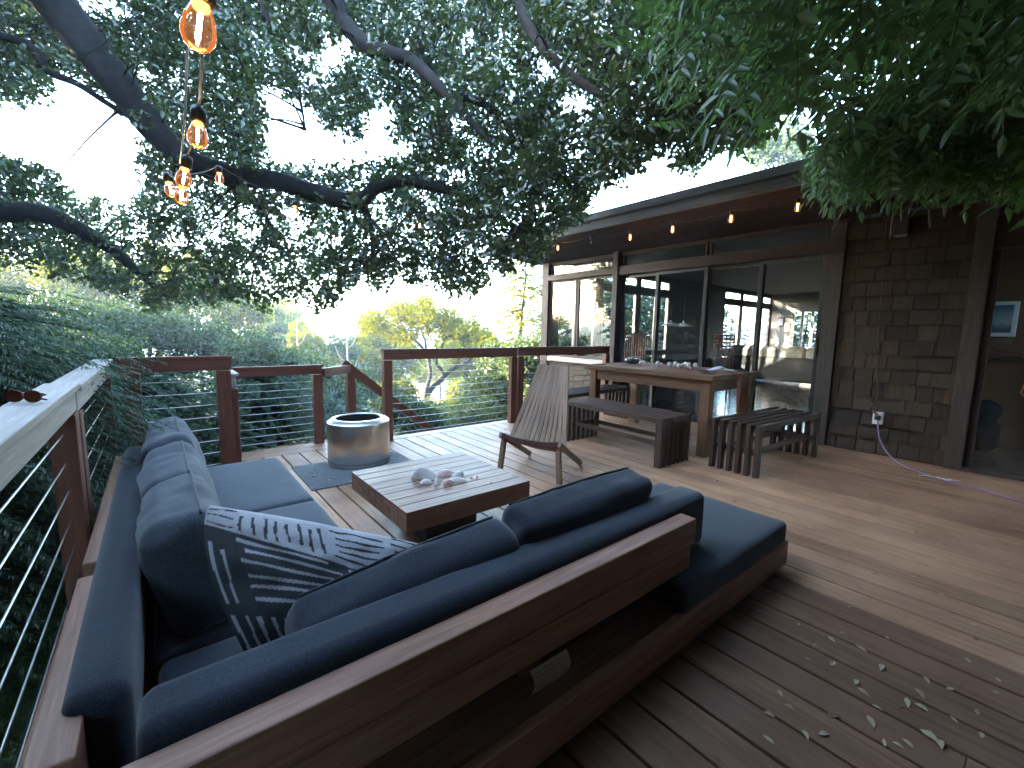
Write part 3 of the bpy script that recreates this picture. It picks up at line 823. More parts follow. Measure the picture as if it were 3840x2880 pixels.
m = MB(); m.b2((FX - .06, 5.62, -2.4), (FX + .12, 5.78, 2.30)); m.obj('corner_post', TRIM, house, bevel=.004)
m = MB(); m.b2((FX - .10, 4.125, -.02), (FX + .11, 4.215, 2.30)); m.obj('post', TRIM, house, bevel=.004)
m = MB(); m.b2((FX - .05, 1.412, 0), (FX + .08, 1.545, 2.245)); m.obj('post', TRIMG, house, bevel=.004)
m = MB(); m.b2((FX - .06, .41, 0), (FX + .08, .522, 2.245)); m.obj('post', TRIMG, house, bevel=.004)
m = MB(); m.b2((FX - .075, 4.2155, 1.985), (FX + .05, 5.6195, 2.078)); m.obj('beam', TRIM, house, bevel=.004)
m = MB(); m.b2((FX - .075, 1.4, 1.96), (FX + .05, 4.1245, 2.085)); m.obj('beam', TRIM, house, bevel=.004)
# clerestory windows
CLP = glass('clerestory_glass', (.8, .82, .8))
for a, b in ((1.55, 2.80), (2.84, 4.12), (4.22, 5.615)):
    m = MB(); m.b2((FX - .01, a, 2.236), (FX + .04, b, 2.262)); m.b2((FX - .01, a, 2.0855), (FX + .04, a + .02, 2.2355)); m.b2((FX - .01, b - .02, 2.0855), (FX + .04, b, 2.2355))
    w = m.obj('clerestory_window', TRIM, house, bevel=.002)
    m = MB(); m.poly([(FX + .012, a + .018, 2.08), (FX + .012, a + .018, 2.238), (FX + .012, b - .018, 2.238), (FX + .012, b - .018, 2.08)]); m.obj('pane', GLASS, w)
m = MB(); m.b2((FX - .02, 1.4, 2.2625), (FX + .1, 5.78, 2.40)); m.obj('top_plate', TRIM, house)
# sliding doors
ALU = plain('dark_aluminium', (.055, .058, .06), .4, .6)
def slider(y0, y1, x, fw=.045, z0=.03, z1=1.955, name='sliding_door', hand=False):
    m = MB()
    m.b2((x - .018, y0, z0), (x + .018, y0 + fw, z1)); m.b2((x - .018, y1 - fw, z0), (x + .018, y1, z1))
    m.b2((x - .018, y0 + fw + .0004, z0), (x + .018, y1 - fw - .0004, z0 + .06)); m.b2((x - .018, y0 + fw + .0004, z1 - .04), (x + .018, y1 - fw - .0004, z1))
    d = m.obj(name, ALU, house, bevel=.002)
    m = MB(); m.poly([(x, y0 + fw, z0 + .05), (x, y0 + fw, z1 - .03), (x, y1 - fw, z1 - .03), (x, y1 - fw, z0 + .05)]); m.obj('pane', GLASS, d)
    if hand:
        m = MB(); m.b2((x - .045, y0 + .01, .92), (x - .0185, y0 + .035, 1.12)); m.obj('handle', BLACKP, d, bevel=.003)
slider(1.548, 2.20, FX - .01, hand=True)
slider(2.16, 2.83, FX + .03)
slider(2.80, 3.53, FX - .01)
slider(3.49, 4.122, FX + .03)
m = MB(); m.b2((FX - .04, 1.546, .002), (FX + .06, 4.124, .029)); m.obj('door_track', ALU, house, bevel=.002)
for a, b in ((4.22, 4.97), (4.985, 5.615)):
    m = MB()
    m.b2((FX - .02, a, .70), (FX + .02, a + .03, 1.984)); m.b2((FX - .02, b - .03, .70), (FX + .02, b, 1.984)); m.b2((FX - .02, a + .0304, .70), (FX + .02, b - .0304, .735)); m.b2((FX - .02, a + .0304, 1.955), (FX + .02, b - .0304, 1.984))
    w = m.obj('window', TRIM, house, bevel=.002)
    m = MB(); m.poly([(FX, a + .02, .72), (FX, a + .02, 1.965), (FX, b - .02, 1.965), (FX, b - .02, .72)]); m.obj('pane', GLASS, w)
# eave
EX = 4.32
m = MB(); n = 9
for i in range(n):
    x0, x1 = EX + .03 + (FX - EX - .05) * i / n, EX + .03 + (FX - EX - .05) * (i + 1) / n - .004
    m.prism([(x0, -.2, 2.405 - .12 * i / n), (x1, -.2, 2.405 - .12 * (i + 1) / n), (x1, -.2, 2.425 - .12 * (i + 1) / n), (x0, -.2, 2.425 - .12 * i / n)], (0, 6.2, 0))
m.obj('soffit', SOFFIT, house)
m = MB(); m.b2((EX, -.2, 2.395), (EX + .028, 6.02, 2.50)); m.b2((EX + .03, 5.99, 2.395), (9, 6.02, 2.50)); m.obj('fascia', FASC, house, bevel=.004)
m = MB(); m.b2((EX - .045, -.2, 2.503), (EX + .02, 6.065, 2.585)); m.obj('gutter_board', FASC, house, bevel=.006)
m = MB(); m.prism([(EX + .022, -.2, 2.43), (EX + .022, -.2, 2.58), (15.4, -.2, 2.80), (15.4, -.2, 2.45)], (0, 6.18, 0)); m.obj('roof', plain('roof_felt', (.12, .115, .11), .9), house)
# interior shell
FLOORW = wood('interior_floor', (.07, .045, .03), (.14, .09, .06), rough=.22, vary=.12, spec=.6, coat=.3)
IWALL = plain('interior_wall', (.30, .28, .26), .9, nscale=2, var=.06); DWALL = plain('dark_panelling', (.10, .075, .06), .7, nscale=3, var=.2)
m = MB(); y = 1.36
while y < 5.76: m.b2((FX + .062, y, -.03), (15.0, min(y + .118, 5.76), -.002)); y += .12
m.obj('interior_floor', FLOORW, house)
m = MB(); m.b2((FX + .1, 1.30, 2.40), (15.0, 5.77, 2.428)); m.obj('interior_ceiling', plain('ceiling_wood', (.085, .08, .075), .7), house)
# end wall with windows (y = 5.77), window list: x0,x1
WN = [(5.68, 6.14), (6.20, 6.69), (6.90, 7.42), (7.50, 8.01), (8.14, 8.77), (8.88, 9.24), (11.95, 12.86), (13.02, 14.05), (14.2, 14.95)]
m = MB(); m.b2((5.491, 5.72, -.03), (15.0, 5.80, .735)); m.b2((5.491, 5.72, 1.965), (15.0, 5.80, 2.09)); m.b2((5.491, 5.72, 2.30), (15.0, 5.80, 2.398))
xs = [5.491]
for a, b in WN: xs += [a, b]
xs.append(15.0)
for a, b in zip(xs[::2], xs[1::2]): m.b2((a, 5.722, .7355), (b, 5.798, 1.9645)); m.b2((a, 5.722, 2.0905), (b, 5.798, 2.2995))
m.obj('end_wall', TRIM, house)
IFR = plain('window_frame_paint', (.20, .17, .16), .5)
for a, b in WN:
    m = MB()
    for z0, z1 in ((.736, 1.964), (2.091, 2.299)):
        m.b2((a + .001, 5.735, z0), (a + .026, 5.785, z1)); m.b2((b - .026, 5.735, z0), (b - .001, 5.785, z1)); m.b2((a + .0265, 5.735, z0), (b - .0265, 5.785, z0 + .028)); m.b2((a + .0265, 5.735, z1 - .028), (b - .0265, 5.785, z1))
    w = m.obj('window', IFR, house)
    m = MB()
    for z0, z1 in ((.75, 1.95), (2.11, 2.28)): m.poly([(a + .02, 5.76, z0), (b - .02, 5.76, z0), (b - .02, 5.76, z1), (a + .02, 5.76, z1)])
    m.obj('pane', GLASS, w)
# far wall with three windows
m = MB(); m.b2((15.001, 1.3, -.03), (15.1, 4.38, 2.40)); m.b2((15.001, 5.10, -.03), (15.1, 5.80, 2.40)); m.b2((15.001, 4.381, -.03), (15.1, 5.099, .80)); m.b2((15.001, 4.381, 1.85), (15.1, 5.099, 2.40))
m.obj('far_wall', IWALL, house)
for a, b in ((4.382, 4.60), (4.605, 4.86), (4.865, 5.098)):
    m = MB(); m.b2((15.02, a, .801), (15.07, a + .03, 1.849)); m.b2((15.02, b - .03, .801), (15.07, b, 1.849)); w = m.obj('window', IFR, house)
    m = MB(); m.poly([(15.05, a + .03, .80), (15.05, b - .03, .80), (15.05, b - .03, 1.85), (15.05, a + .03, 1.85)]); m.obj('pane', GLASS, w)
m = MB(); m.b2((FX + .082, 1.27, -.03), (15.0, 1.355, 2.40)); m.obj('partition', DWALL, house)
# hall behind the right hand door
HALLW = plain('hall_panelling', (.11, .052, .022), .55, nscale=4, var=.2)
m = MB(); m.b2((7.0, -3.2, -.03), (7.1, 1.27, 2.40)); m.obj('hall_wall', HALLW, house)
m = MB(); m.b2((FX + .062, -3.2, -.03), (6.999, 1.265, -.004)); m.obj('hall_floor', FLOORW, house)
m = MB(); m.b2((FX + .1, -3.2, 2.40), (6.999, 1.269, 2.43)); m.obj('hall_ceiling', DWALL, house)
m = MB(); m.b2((FX - .03, -3.2, 1.86), (FX + .08, .409, 2.12)); m.obj('door_header', TRIM, house, bevel=.004)
m = MB(); m.b2((FX - .03, -3.2, 2.2), (FX + .08, .409, 2.245)); m.b2((FX - .02, -3.2, 2.121), (FX - .01, .409, 2.199)); m.obj('transom', TRIMG, house)
m = MB(); m.b2((FX - .05, -3.2, .001), (FX + .06, .409, .028)); m.obj('threshold', TRIMG, house, bevel=.004)
m = MB(); m.b2((FX + .0, -.62, .03), (FX + .04, -.55, 1.858)); m.b2((FX + .0, .36, .03), (FX + .04, .4085, 1.858)); d = m.obj('glass_door', TRIM, house, bevel=.003)
m = MB(); m.poly([(FX + .02, -.56, .03), (FX + .02, .37, .03), (FX + .02, .37, 1.858), (FX + .02, -.56, 1.858)]); m.obj('pane', GLASS, d)
# unseen wall and roof added behind the camera to darken the near deck
m = MB(); m.b2((-1.2, -1.7, -.5), (FX - .1, -1.6, 2.6)); m.obj('added_shade_wall', SHINGLE, house)
m = MB(); m.b2((-1.6, -3.3, 2.701), (3.5, .45, 2.82)); m.obj('added_shade_roof', SOFFIT, house)

# things on and in the house
pic = thing('framed_picture', 'white framed blue picture on the orange hall wall', 'picture', (6.98, .43, 1.16))
def picmat():
    mm, nt, out = mat('blue_print'); tc = N(nt, 'ShaderNodeTexCoord'); sx = N(nt, 'ShaderNodeSeparateXYZ'); nt.links.new(tc.outputs['Generated'], sx.inputs[0])
    ns = N(nt, 'ShaderNodeTexNoise', Scale=9, Detail=5); nt.links.new(tc.outputs['Generated'], ns.inputs[0])
    ad = N(nt, 'ShaderNodeMath', operation='MULTIPLY_ADD'); nt.links.new(ns.outputs[0], ad.inputs[0]); ad.inputs[1].default_value = .25; nt.links.new(sx.outputs[2], ad.inputs[2])
    c = ramp(nt, [(.12, (.05, .09, .16)), (.28, (.07, .12, .20)), (.5, (.36, .42, .46)), (.8, (.22, .32, .42)), (1.0, (.06, .16, .28))], ad.outputs[0])
    principled(nt, out, c, .4); return mm
m = MB(); m.b2((6.962, .29, 1.16), (6.998, .578, 1.525)); m.obj('frame', WHITEP, pic, bevel=.003)
m = MB(); m.b2((6.958, .325, 1.20), (6.9615, .545, 1.49)); m.obj('print', picmat(), pic)
cons = thing('console_table', 'dark red console table below the blue picture in the hall', 'console', (6.8, .4, 0))
m = MB(); m.b2((6.55, .02, .97), (6.995, .66, 1.005)); m.obj('tabletop', plain('red_lacquer', (.12, .02, .016), .35), cons, bevel=.003)
for x in (6.57, 6.95):
    for y in (.04, .60): m = MB(); m.b2((x, y, 0), (x + .04, y + .04, .969)); m.obj('leg', plain('red_lacquer_leg', (.12, .02, .016), .35), cons)
m = MB(); me = cushion_mesh('hall_bag', (.26, .32, .5), .1, plain('black_canvas', (.004, .004, .004), .9, spec=.05), wr=.03, wscale=5, puff=(.02, .02, 0)); o = put('hall_bag', me); o.location = (6.45, .45, .27); tag(o, 'black slumped bag standing in the hall doorway', 'bag')
m = MB(); m.tube([(6.5, .13, .98), (6.5, .15, .80), (6.5, .18, .62), (6.5, .14, .56), (6.5, .10, .62), (6.5, .12, .8), (6.5, .13, .98)], .008, 8); solo(m, 'looped_rope', plain('orange_cord', (.45, .12, .04), .6), 'orange looped rope hanging from the hall console', 'rope', smooth=True)
out = thing('wall_outlet', 'white outdoor outlet box low on the shingle wall with a plug in it', 'outlet', (FX - .02, 1.006, .354))
m = MB(); m.b2((FX - .055, .965, .30), (FX - .02, 1.047, .42)); m.obj('cover', WHITEP, out, bevel=.006)
m = MB(); m.b2((FX - .085, .985, .345), (FX - .0555, 1.027, .385)); m.obj('plug', BLACKP, out, bevel=.004)
cordpts = [(FX - .075, 1.0, .345), (FX - .10, .985, .26), (FX - .14, .95, .16), (FX - .22, .87, .07), (FX - .34, .75, .018), (FX - .48, .58, .008), (FX - .58, .44, .007), (FX - .63, .25, .007), (FX - .75, .02, .007), (FX - 1.0, -.35, .007)]
def smooth(pts, k=6):
    P = [Vector(p) for p in pts]; o = []
    for i in range(len(P) - 1):
        p0, p1, p2, p3 = P[max(i - 1, 0)], P[i], P[i + 1], P[min(i + 2, len(P) - 1)]
        for j in range(k):
            t = j / k
            o.append(.5 * ((2 * p1) + (p2 - p0) * t + (2 * p0 - 5 * p1 + 4 * p2 - p3) * t * t + (3 * p1 - p0 - 3 * p2 + p3) * t ** 3))
    o.append(P[-1]); return o
m = MB(); m.tube(smooth(cordpts), .0055, 8); solo(m, 'power_cord', plain('lilac_cord', (.36, .25, .42), .5), 'lilac power cord running from the outlet across the deck', 'cord', smooth=True)
m = MB(); m.tube(smooth([(FX - .05, 1.115, 2.2), (FX - .03, 1.115, 1.95), (FX - .022, 1.10, 1.6), (FX - .022, 1.085, 1.2), (FX - .024, 1.06, .8), (FX - .03, 1.03, .58), (FX - .05, 1.045, .50)]), .0035, 6); m.tube(smooth([(FX - .05, 1.045, .50), (FX - .06, 1.06, .47), (FX - .05, 1.03, .45), (FX - .06, 1.05, .43), (FX - .07, 1.02, .40), (FX - .075, 1.012, .375)]), .011, 7); solo(m, 'hanging_wire', plain('brown_wire', (.16, .11, .08), .6), 'thin wire hanging down the shingle wall to the outlet', 'wire', smooth=True)
lamp = thing('wall_lamp', 'small dark box lamp high on the shingle wall under the vine', 'lamp', (FX - .06, 1.0, 2.05))
m = MB(); m.b2((FX - .10, .95, 2.05), (FX - .02, 1.05, 2.2)); m.obj('housing', BLACKP, lamp, bevel=.004)
m = MB(); m.b2((FX - .09, .96, 2.035), (FX - .03, 1.04, 2.0495)); m.obj('diffuser', plain('unlit_diffuser', (.2, .2, .2), .4), lamp)
V = []; F = []
for i in range(17):
    for j in range(5):
        u, v = i / 16, j / 4
        V.append((u * .24, v * .045 * (.5 + u) + .02 * math.sin(u * 5), .004 + .016 * abs(noise.noise(Vector((u * 7, v * 3, 2)))) + .012 * max(0, math.sin(u * 9)) * (1 - v)))
for i in range(16):
    for j in range(4): F.append((i * 5 + j, i * 5 + j + 1, (i + 1) * 5 + j + 1, (i + 1) * 5 + j))
o = put('crumpled_paper', fast_mesh('crumpled_paper', np.array(V), np.array(F), PAPER, True)); o.location = (4.78, .60, .001); o.rotation_euler = (0, 0, math.radians(-75))
tag(o, 'crumpled white paper strip lying on the deck by the cord', 'paper')

# interior furniture
MILK = plain('milk_glass', (.62, .66, .66), .3, var=.05)
for i, (lb, x) in enumerate((('left white saucer pendant lamp over the indoor table', 7.364), ('right white saucer pendant lamp over the indoor table', 7.80))):
    p = thing('pendant_lamp', lb, 'pendant lamp', (x, 4.5, 1.27), 'indoor pendant lamps')
    m = MB(); m.lathe([(.165, 0), (.16, .008), (.12, .035), (.06, .055), (.02, .062), (.018, .09), (.012, .10)], 32, (x, 4.5, 1.27)); m.obj('shade', MILK, p, smooth=True)
    m = MB(); m.tube([(x, 4.5, 1.36), (x, 4.5, 2.40)], .003, 6); m.obj('cable', BLACKP, p)
gt = thing('glass_dining_table', 'glass topped dining table inside the house', 'table', (7.3, 4.2, 0))
m = MB(); m.b2((6.4, 3.75, .715), (8.2, 4.65, .727)); m.obj('tabletop', plain('frosted_glass', (.22, .30, .32), .06, coat=.5), gt, bevel=.003)
for x in (6.7, 7.9):
    m = MB(); m.b2((x - .05, 3.95, 0), (x + .05, 4.45, .714)); m.obj('leg', DWALL, gt)
def lattice_chair(label, x, y, ang, h=1.13):
    t = thing('dining_chair', label, 'chair', (0, 0, 0), 'indoor dining chairs')
    m = MB(); m.b2((-.2, -.2, .43), (.2, .2, .46)); m.obj('seat', REDW, t, bevel=.004)
    m = MB()
    for i in range(6): m.b2((-.185 + i * .07, .175, .4605), (-.165 + i * .07, .195, h))
    for z in (h - .03, h - .10, h - .17, h - .24): m.b2((-.19, .1955, z), (.19, .206, z + .03))
    m.obj('backrest', REDW, t)
    for sx in (-.18, .15):
        for sy in (-.19, .16): m = MB(); m.b2((sx, sy, 0), (sx + .03, sy + .03, .429)); m.obj('leg', REDW, t)
    t.location = (x, y, 0); t.rotation_euler = (0, 0, ang)
lattice_chair('left lattice backed chair seen through the middle door', 6.62, 4.72, 0)
lattice_chair('right lattice backed chair seen through the middle door', 7.10, 4.78, -.05)
lattice_chair('dark lattice backed chair at the far end of the glass table', 8.35, 4.0, -1.3)
GRN = plain('green_paint', (.20, .36, .05), .5)
gc = thing('green_chair', 'green slatted armchair inside behind the dining table', 'chair', (6.0, 4.12, 0))
m = MB()
for i in range(9): a = PI * (i / 8); m.bar((6.0 + .23 * math.cos(a), 4.12 + .18 * math.sin(a), .42), (6.0 + .25 * math.cos(a), 4.12 + .20 * math.sin(a), .74 - .02 * math.sin(a)), .04, .015)
m.obj('backrest', GRN, gc)
m = MB()
for i in range(5): m.b2((5.8, 3.96 + i * .07, .40), (6.2, 4.02 + i * .07, .418))
m.obj('seat', GRN, gc)
for x in (5.82, 6.15):
    for y in (3.97, 4.22): m = MB(); m.b2((x, y, 0), (x + .03, y + .03, .399)); m.obj('leg', GRN, gc)
cou = thing('indoor_couch', 'long dark couch inside near the far windows', 'couch', (11.6, 4.1, 0))
m = MB(); m.b2((11.2, 2.9, .08), (11.9, 5.15, .64)); m.obj('frame', plain('dark_leather', (.02, .022, .03), .5), cou, bevel=.03)
CPIL = fabric('grey_cushion', (.34, .34, .33))
for i, y in enumerate((3.25, 3.8, 4.4, 4.9)):
    me = cushion_mesh('couch_cushion', (.2, .56, .42), .08, CPIL, puff=(.04, 0, .02), wr=.015, seed=20 + i, org=(11.35, y, .66)); put('couch_cushion', me, cou)
for lb, y, z in (('upper small framed picture on the far indoor wall', 5.42, 1.55), ('lower small framed picture on the far indoor wall', 5.24, 1.38)):
    m = MB(); m.b2((14.97, y - .09, z - .14), (14.999, y + .09, z + .14)); m.b2((14.965, y - .06, z - .10), (14.9695, y + .06, z + .10), 1); solo(m, 'framed_picture', [REDW, WHITEP], lb, 'picture')

# ================================================================== STRING LIGHTS
def bulb(label, pos, tilt=(0, 0), lit=True, size=1.0):
    """pos = middle of the glass; hangs from its socket"""
    t = thing('light_bulb', label, 'light bulb', pos, 'string light bulbs')
    R = (rot('X', tilt[0]) @ rot('Y', tilt[1])); s = size
    m = MB(); m.lathe([(.001, -.036 * s), (.010 * s, -.0345 * s), (.018 * s, -.029 * s), (.0235 * s, -.018 * s), (.0245 * s, -.006 * s), (.021 * s, .010 * s), (.015 * s, .026 * s), (.0125 * s, .036 * s)], 24, pos, axis=R)
    m.obj('glass', BULBG if lit else CLEARG, t, smooth=True)
    m = MB(); m.lathe([(.014 * s, .034 * s), (.0185 * s, .036 * s), (.0195 * s, .060 * s), (.016 * s, .074 * s), (.006 * s, .080 * s), (.001, .081 * s)], 20, pos, axis=R)
    m.obj('socket', BLACKP, t, smooth=True)
    m = MB(); m.lathe([(.0008, -.021 * s), (.0034 * s, -.019 * s), (.0034 * s, .019 * s), (.0008, .020 * s)], 8, pos, axis=R)
    m.obj('filament', FILAM if lit else STEEL, t, smooth=True)
    if lit:
        m = MB(); m.lathe([(.001, .034 * s), (.0112 * s, .0335 * s), (.0105 * s, .024 * s), (.004 * s, .020 * s), (.001, .020 * s)], 16, pos, axis=R)
        m.obj('lamp_cap', GLOW, t, smooth=True)
    return Vector(pos) + R @ Vector((0, 0, .08 * s))
near = [('largest, nearest lit bulb at the top of the photo', (430, 57), .9, (6, 8)), ('second nearest lit bulb below the largest one', (427, 291), 1.56, (-4, 5)),
        ('lit bulb hanging just over the fork of the thick limb', (397, 384), 2.02, (5, 10)), ('lit bulb just under the fork of the thick limb', (392, 422), 2.32, (3, 6)),
        ('pale bulb left of the fork, half behind another bulb', (368, 409), 2.8, (0, -6))]
tops = [bulb(lb, on_axis(*px, 1, y), tl) for lb, px, y, tl in near]
mid = [('small lit bulb right of the fork below the limb', (474, 385), 3.5), ('tiny lit bulb among the leaves left of the canopy bottom', (637, 454), 4.0), ('pale lit bulb against the sky gap in the canopy', (1167 / 1.0, 0), 0)]
mid = [('small lit bulb right of the fork below the limb', (474, 385), 3.5), ('tiny lit bulb among the leaves under the long limb', (637, 454), 4.0), ('pale bulb against a bright gap in the lower canopy', (907, 487), 4.25),
       ('lit bulb among the leaves above the long railing', (1031, 468), 4.35), ('lit bulb at the right edge of the canopy leaves', (1119, 515), 4.42)]
mt_ = [bulb(lb, on_axis(*px, 1, y), (0, 0)) for lb, px, y in mid]
eave = [('leftmost lit bulb under the eave, by the corner post', (1205, 536), 1), ('unlit clear bulb under the eave', (1278, 523), 0), ('lit bulb under the eave above the thick middle post', (1361, 513), 1),
        ('lit bulb under the eave above the middle of the clerestory', (1453, 496), 1), ('lit bulb under the eave, second from the vine', (1579, 473), 1), ('lit bulb under the eave, closest to the green vine', (1723, 448), 1)]
ev = [bulb(lb, on_axis(*px, 0, 4.40), (0, 0), bool(l)) for lb, px, l in eave]
def sagged(pts, sag):
    o = []
    for a, b in zip(pts, pts[1:]):
        a, b = Vector(a), Vector(b)
        for i in range(8): o.append(a.lerp(b, i / 8) - Vector((0, 0, sag * 4 * (i / 8) * (1 - i / 8))))
    o.append(Vector(pts[-1])); return o
CORD = plain('string_light_cord', (.05, .04, .035), .6)
m = MB(); start = Vector((.02, -.4, 1.95))
m.tube(sagged([start, tops[0], tops[1], tops[2], tops[3], tops[4]], .02), .003, 6); solo(m, 'string_light_cord', CORD, 'dark cord of string lights running away into the tree', 'cord', smooth=True)
m = MB(); m.tube(sagged([tops[4]] + mt_ + ev + [Vector((4.40, .6, 2.33))], .03), .003, 6); solo(m, 'string_light_cord', CORD, 'dark cord of string lights along the tree and the eave', 'cord', smooth=True)
m = MB(); m.tube(smooth([on_axis(405, 95, 1, .95), on_axis(402, 190, 1, 1.2), on_axis(396, 290, 1, 1.5), on_axis(388, 352, 1, 1.95)]), .0022, 6); solo(m, 'support_wire', plain('grey_wire', (.25, .2, .19), .5), 'thin grey support wire beside the nearest bulbs', 'wire', smooth=True)
#@@PART3
# ================================================================== TERRAIN
def ground_z(x, y):
    r = math.hypot(x, y - 2); d = max(0, x * .63 + y * .777 - 4)
    z = -2.7 - .17 * d if d < 70 else -14.6 - .02 * (d - 70)
    z += .5 * noise.noise(Vector((x * .06, y * .06, 0))) * min(1, d / 8 + .2)
    if r > 220: z += (r - 220) * .06 * (1 + .5 * noise.noise(Vector((x * .003, y * .003, 4))))
    if x > 9 and y < 4: z = max(z, -2.7)
    if x < -4 and y < 17.5: z += min(13, (-4 - x) * .85) * min(1, (17.5 - y) / 3)  # unseen western rise added to keep the low sun off the deck
    return z
V = []; F = []
rs = [0, 2, 4, 6, 8, 10, 12, 15, 18, 24, 32, 42, 55, 75, 100, 140, 200, 260, 340, 450]; na = 72
for r in rs:
    for k in range(na):
        a = 2 * PI * k / na; x, y = r * math.cos(a) + 1, r * math.sin(a) + 2
        V.append((x, y, ground_z(x, y)))
for i in range(len(rs) - 1):
    for k in range(na):
        k2 = (k + 1) % na; F.append((i * na + k, (i + 1) * na + k, (i + 1) * na + k2, i * na + k2))
def groundmat():
    m, nt, out = mat('hillside_ground'); tc = N(nt, 'ShaderNodeTexCoord')
    n1 = N(nt, 'ShaderNodeTexNoise', Scale=.35, Detail=8, Roughness=.65); nt.links.new(tc.outputs['Object'], n1.inputs[0])
    c = ramp(nt, [(.35, (.045, .05, .02)), (.5, (.09, .08, .04)), (.65, (.06, .075, .025))], n1.outputs[0])
    principled(nt, out, c, .95, bump=n1.outputs[0], bstr=.6, bdist=.3); return m
o = put('ground', fast_mesh('ground', np.array(V), np.array(F), groundmat(), True))
tag(o, 'brushy hillside falling away below the deck', 'ground', kind='structure')

# ================================================================== LEAVES
LEAF_OAK = leaf('oak_leaf', (.018, .034, .016), (.05, .08, .032), (.10, .17, .03), tw=.30, gloss=.07)
LEAF_WIS = leaf('wisteria_leaf', (.028, .068, .026), (.085, .185, .062), (.17, .34, .075), tw=.46, gloss=.05)
LEAF_CON = leaf('conifer_spray', (.018, .05, .03), (.06, .12, .06), (.08, .17, .05), tw=.25, gloss=.04)
LEAF_GRN = leaf('green_tree_leaf', (.022, .042, .014), (.065, .095, .024), (.14, .18, .03), tw=.4, gloss=.03)
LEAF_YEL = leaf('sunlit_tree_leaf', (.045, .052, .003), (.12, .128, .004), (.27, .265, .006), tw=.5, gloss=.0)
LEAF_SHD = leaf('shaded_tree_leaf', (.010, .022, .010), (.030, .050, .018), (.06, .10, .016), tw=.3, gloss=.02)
LEAF_PIN = leaf('pine_tuft', (.030, .040, .005), (.100, .108, .007), (.22, .21, .009), tw=.4, gloss=.0)

def leaf_cloud(C, nper, rad, L, W, fold=.25, up=.35, flat=False):
    """leaves round the cluster centres C (n,3); returns verts, quads"""
    n = len(C); T = n * nper
    c = np.repeat(C, nper, 0)
    off = rng.normal(size=(T, 3)); off /= np.linalg.norm(off, axis=1)[:, None]
    off *= (rng.random(T)[:, None] ** .45) * (rad if np.isscalar(rad) else np.repeat(rad, nper)[:, None])
    p = c + off
    nr = rng.normal(size=(T, 3)); nr[:, 2] += up * 3 * rng.random(T); nr /= np.linalg.norm(nr, axis=1)[:, None]
    d = rng.normal(size=(T, 3)) + off / (np.linalg.norm(off, axis=1)[:, None] + 1e-6) * 1.0; d -= nr * (d * nr).sum(1)[:, None]; d /= np.linalg.norm(d, axis=1)[:, None]
    s = np.cross(nr, d)
    l = (L * (.65 + .7 * rng.random(T)))[:, None]; w = l * (W / L) * (.8 + .4 * rng.random(T))[:, None]
    if flat:
        v = np.stack([p - d * l * .5, p + s * w * .5, p + d * l * .5, p - s * w * .5], 1).reshape(-1, 3)
        f = np.arange(T * 4).reshape(T, 4)
        return v, f
    up_ = nr * (w * fold)
    v = np.stack([p - d * l * .5, p - d * l * .12 + s * w * .5 + up_, p + d * l * .25 + s * w * .4 + up_ * .8, p + d * l * .5 - nr * l * .06,
                  p + d * l * .25 - s * w * .4 + up_ * .8, p - d * l * .12 - s * w * .5 + up_], 1).reshape(-1, 3)
    b = np.arange(T)[:, None] * 6
    f = np.concatenate([b + np.array([[0, 1, 2, 3]]), b + np.array([[0, 3, 4, 5]])], 0)
    return v, f
def join(parts):
    vs, fs, n = [], [], 0
    for v, f in parts: vs.append(v); fs.append(f + n); n += len(v)
    return np.concatenate(vs), np.concatenate(fs)

def inside(poly, x, y):
    c = False; j = len(poly) - 1
    for i in range(len(poly)):
        (xi, yi), (xj, yj) = poly[i], poly[j]
        if (yi > y) != (yj > y) and x < (xj - xi) * (y - yi) / (yj - yi) + xi: c = not c
        j = i
    return c

# ------------------------------------------------------------------ the big oak over the deck
oak = thing('live_oak', 'huge dark oak whose thick limb and leafy canopy hang over the deck', 'tree', (-2.4, -.4, -2.7))
def limb(pts, radii, name='limb', mtl=BARK):
    P = smooth(pts, 6); m = MB(); k = len(P)
    R = [np.interp(i / (k - 1) * (len(radii) - 1), range(len(radii)), radii) for i in range(k)]
    P = [p + Vector((noise.noise(p * 1.7), noise.noise(p * 1.7 + Vector((9, 0, 0))), noise.noise(p * 1.7 + Vector((0, 9, 0))))) * min(.05, R[i] * .35) for i, p in enumerate(P)]
    R = [r * (1 + .12 * noise.noise(p * 4)) for p, r in zip(P, R)]
    m.tube(P, R, 14); m.obj(name, mtl, oak, smooth=True)
    skR.extend(R)
    return P
D3 = lambda *q: at_depth(*q)
skel = []; skR = []
top_l = D3(-90, -330, 3.9)
skel += limb([(-2.4, -.4, -2.8), (-2.35, -.1, -.5), (-2.2, .4, 1.6), (-1.7, 1.3, 3.0), top_l], [.34, .30, .27, .24, .21], 'trunk')
skel += limb([top_l, D3(60, -110, 4.1), D3(130, 20, 4.3), D3(230, 150, 4.5), D3(320, 255, 4.65), D3(390, 335, 4.8), D3(425, 358, 4.85)], [.21, .20, .19, .17, .15, .13, .12])
skel += limb([D3(405, 345, 4.82), D3(480, 372, 4.9), D3(590, 388, 4.9), D3(690, 418, 4.9), D3(770, 440, 4.85), D3(815, 408, 4.8), D3(870, 392, 4.7), D3(950, 408, 4.6), D3(1040, 440, 4.5)], [.12, .11, .10, .095, .085, .07, .06, .045, .02])
skel += limb([(-1.7, 1.3, 2.6), (-1.6, 2.2, 2.5), D3(-160, 430, 5.0), D3(0, 455, 5.2), D3(110, 466, 5.4), D3(225, 528, 5.6), D3(300, 590, 5.8), D3(360, 640, 6)], [.16, .14, .13, .12, .11, .085, .05, .02])
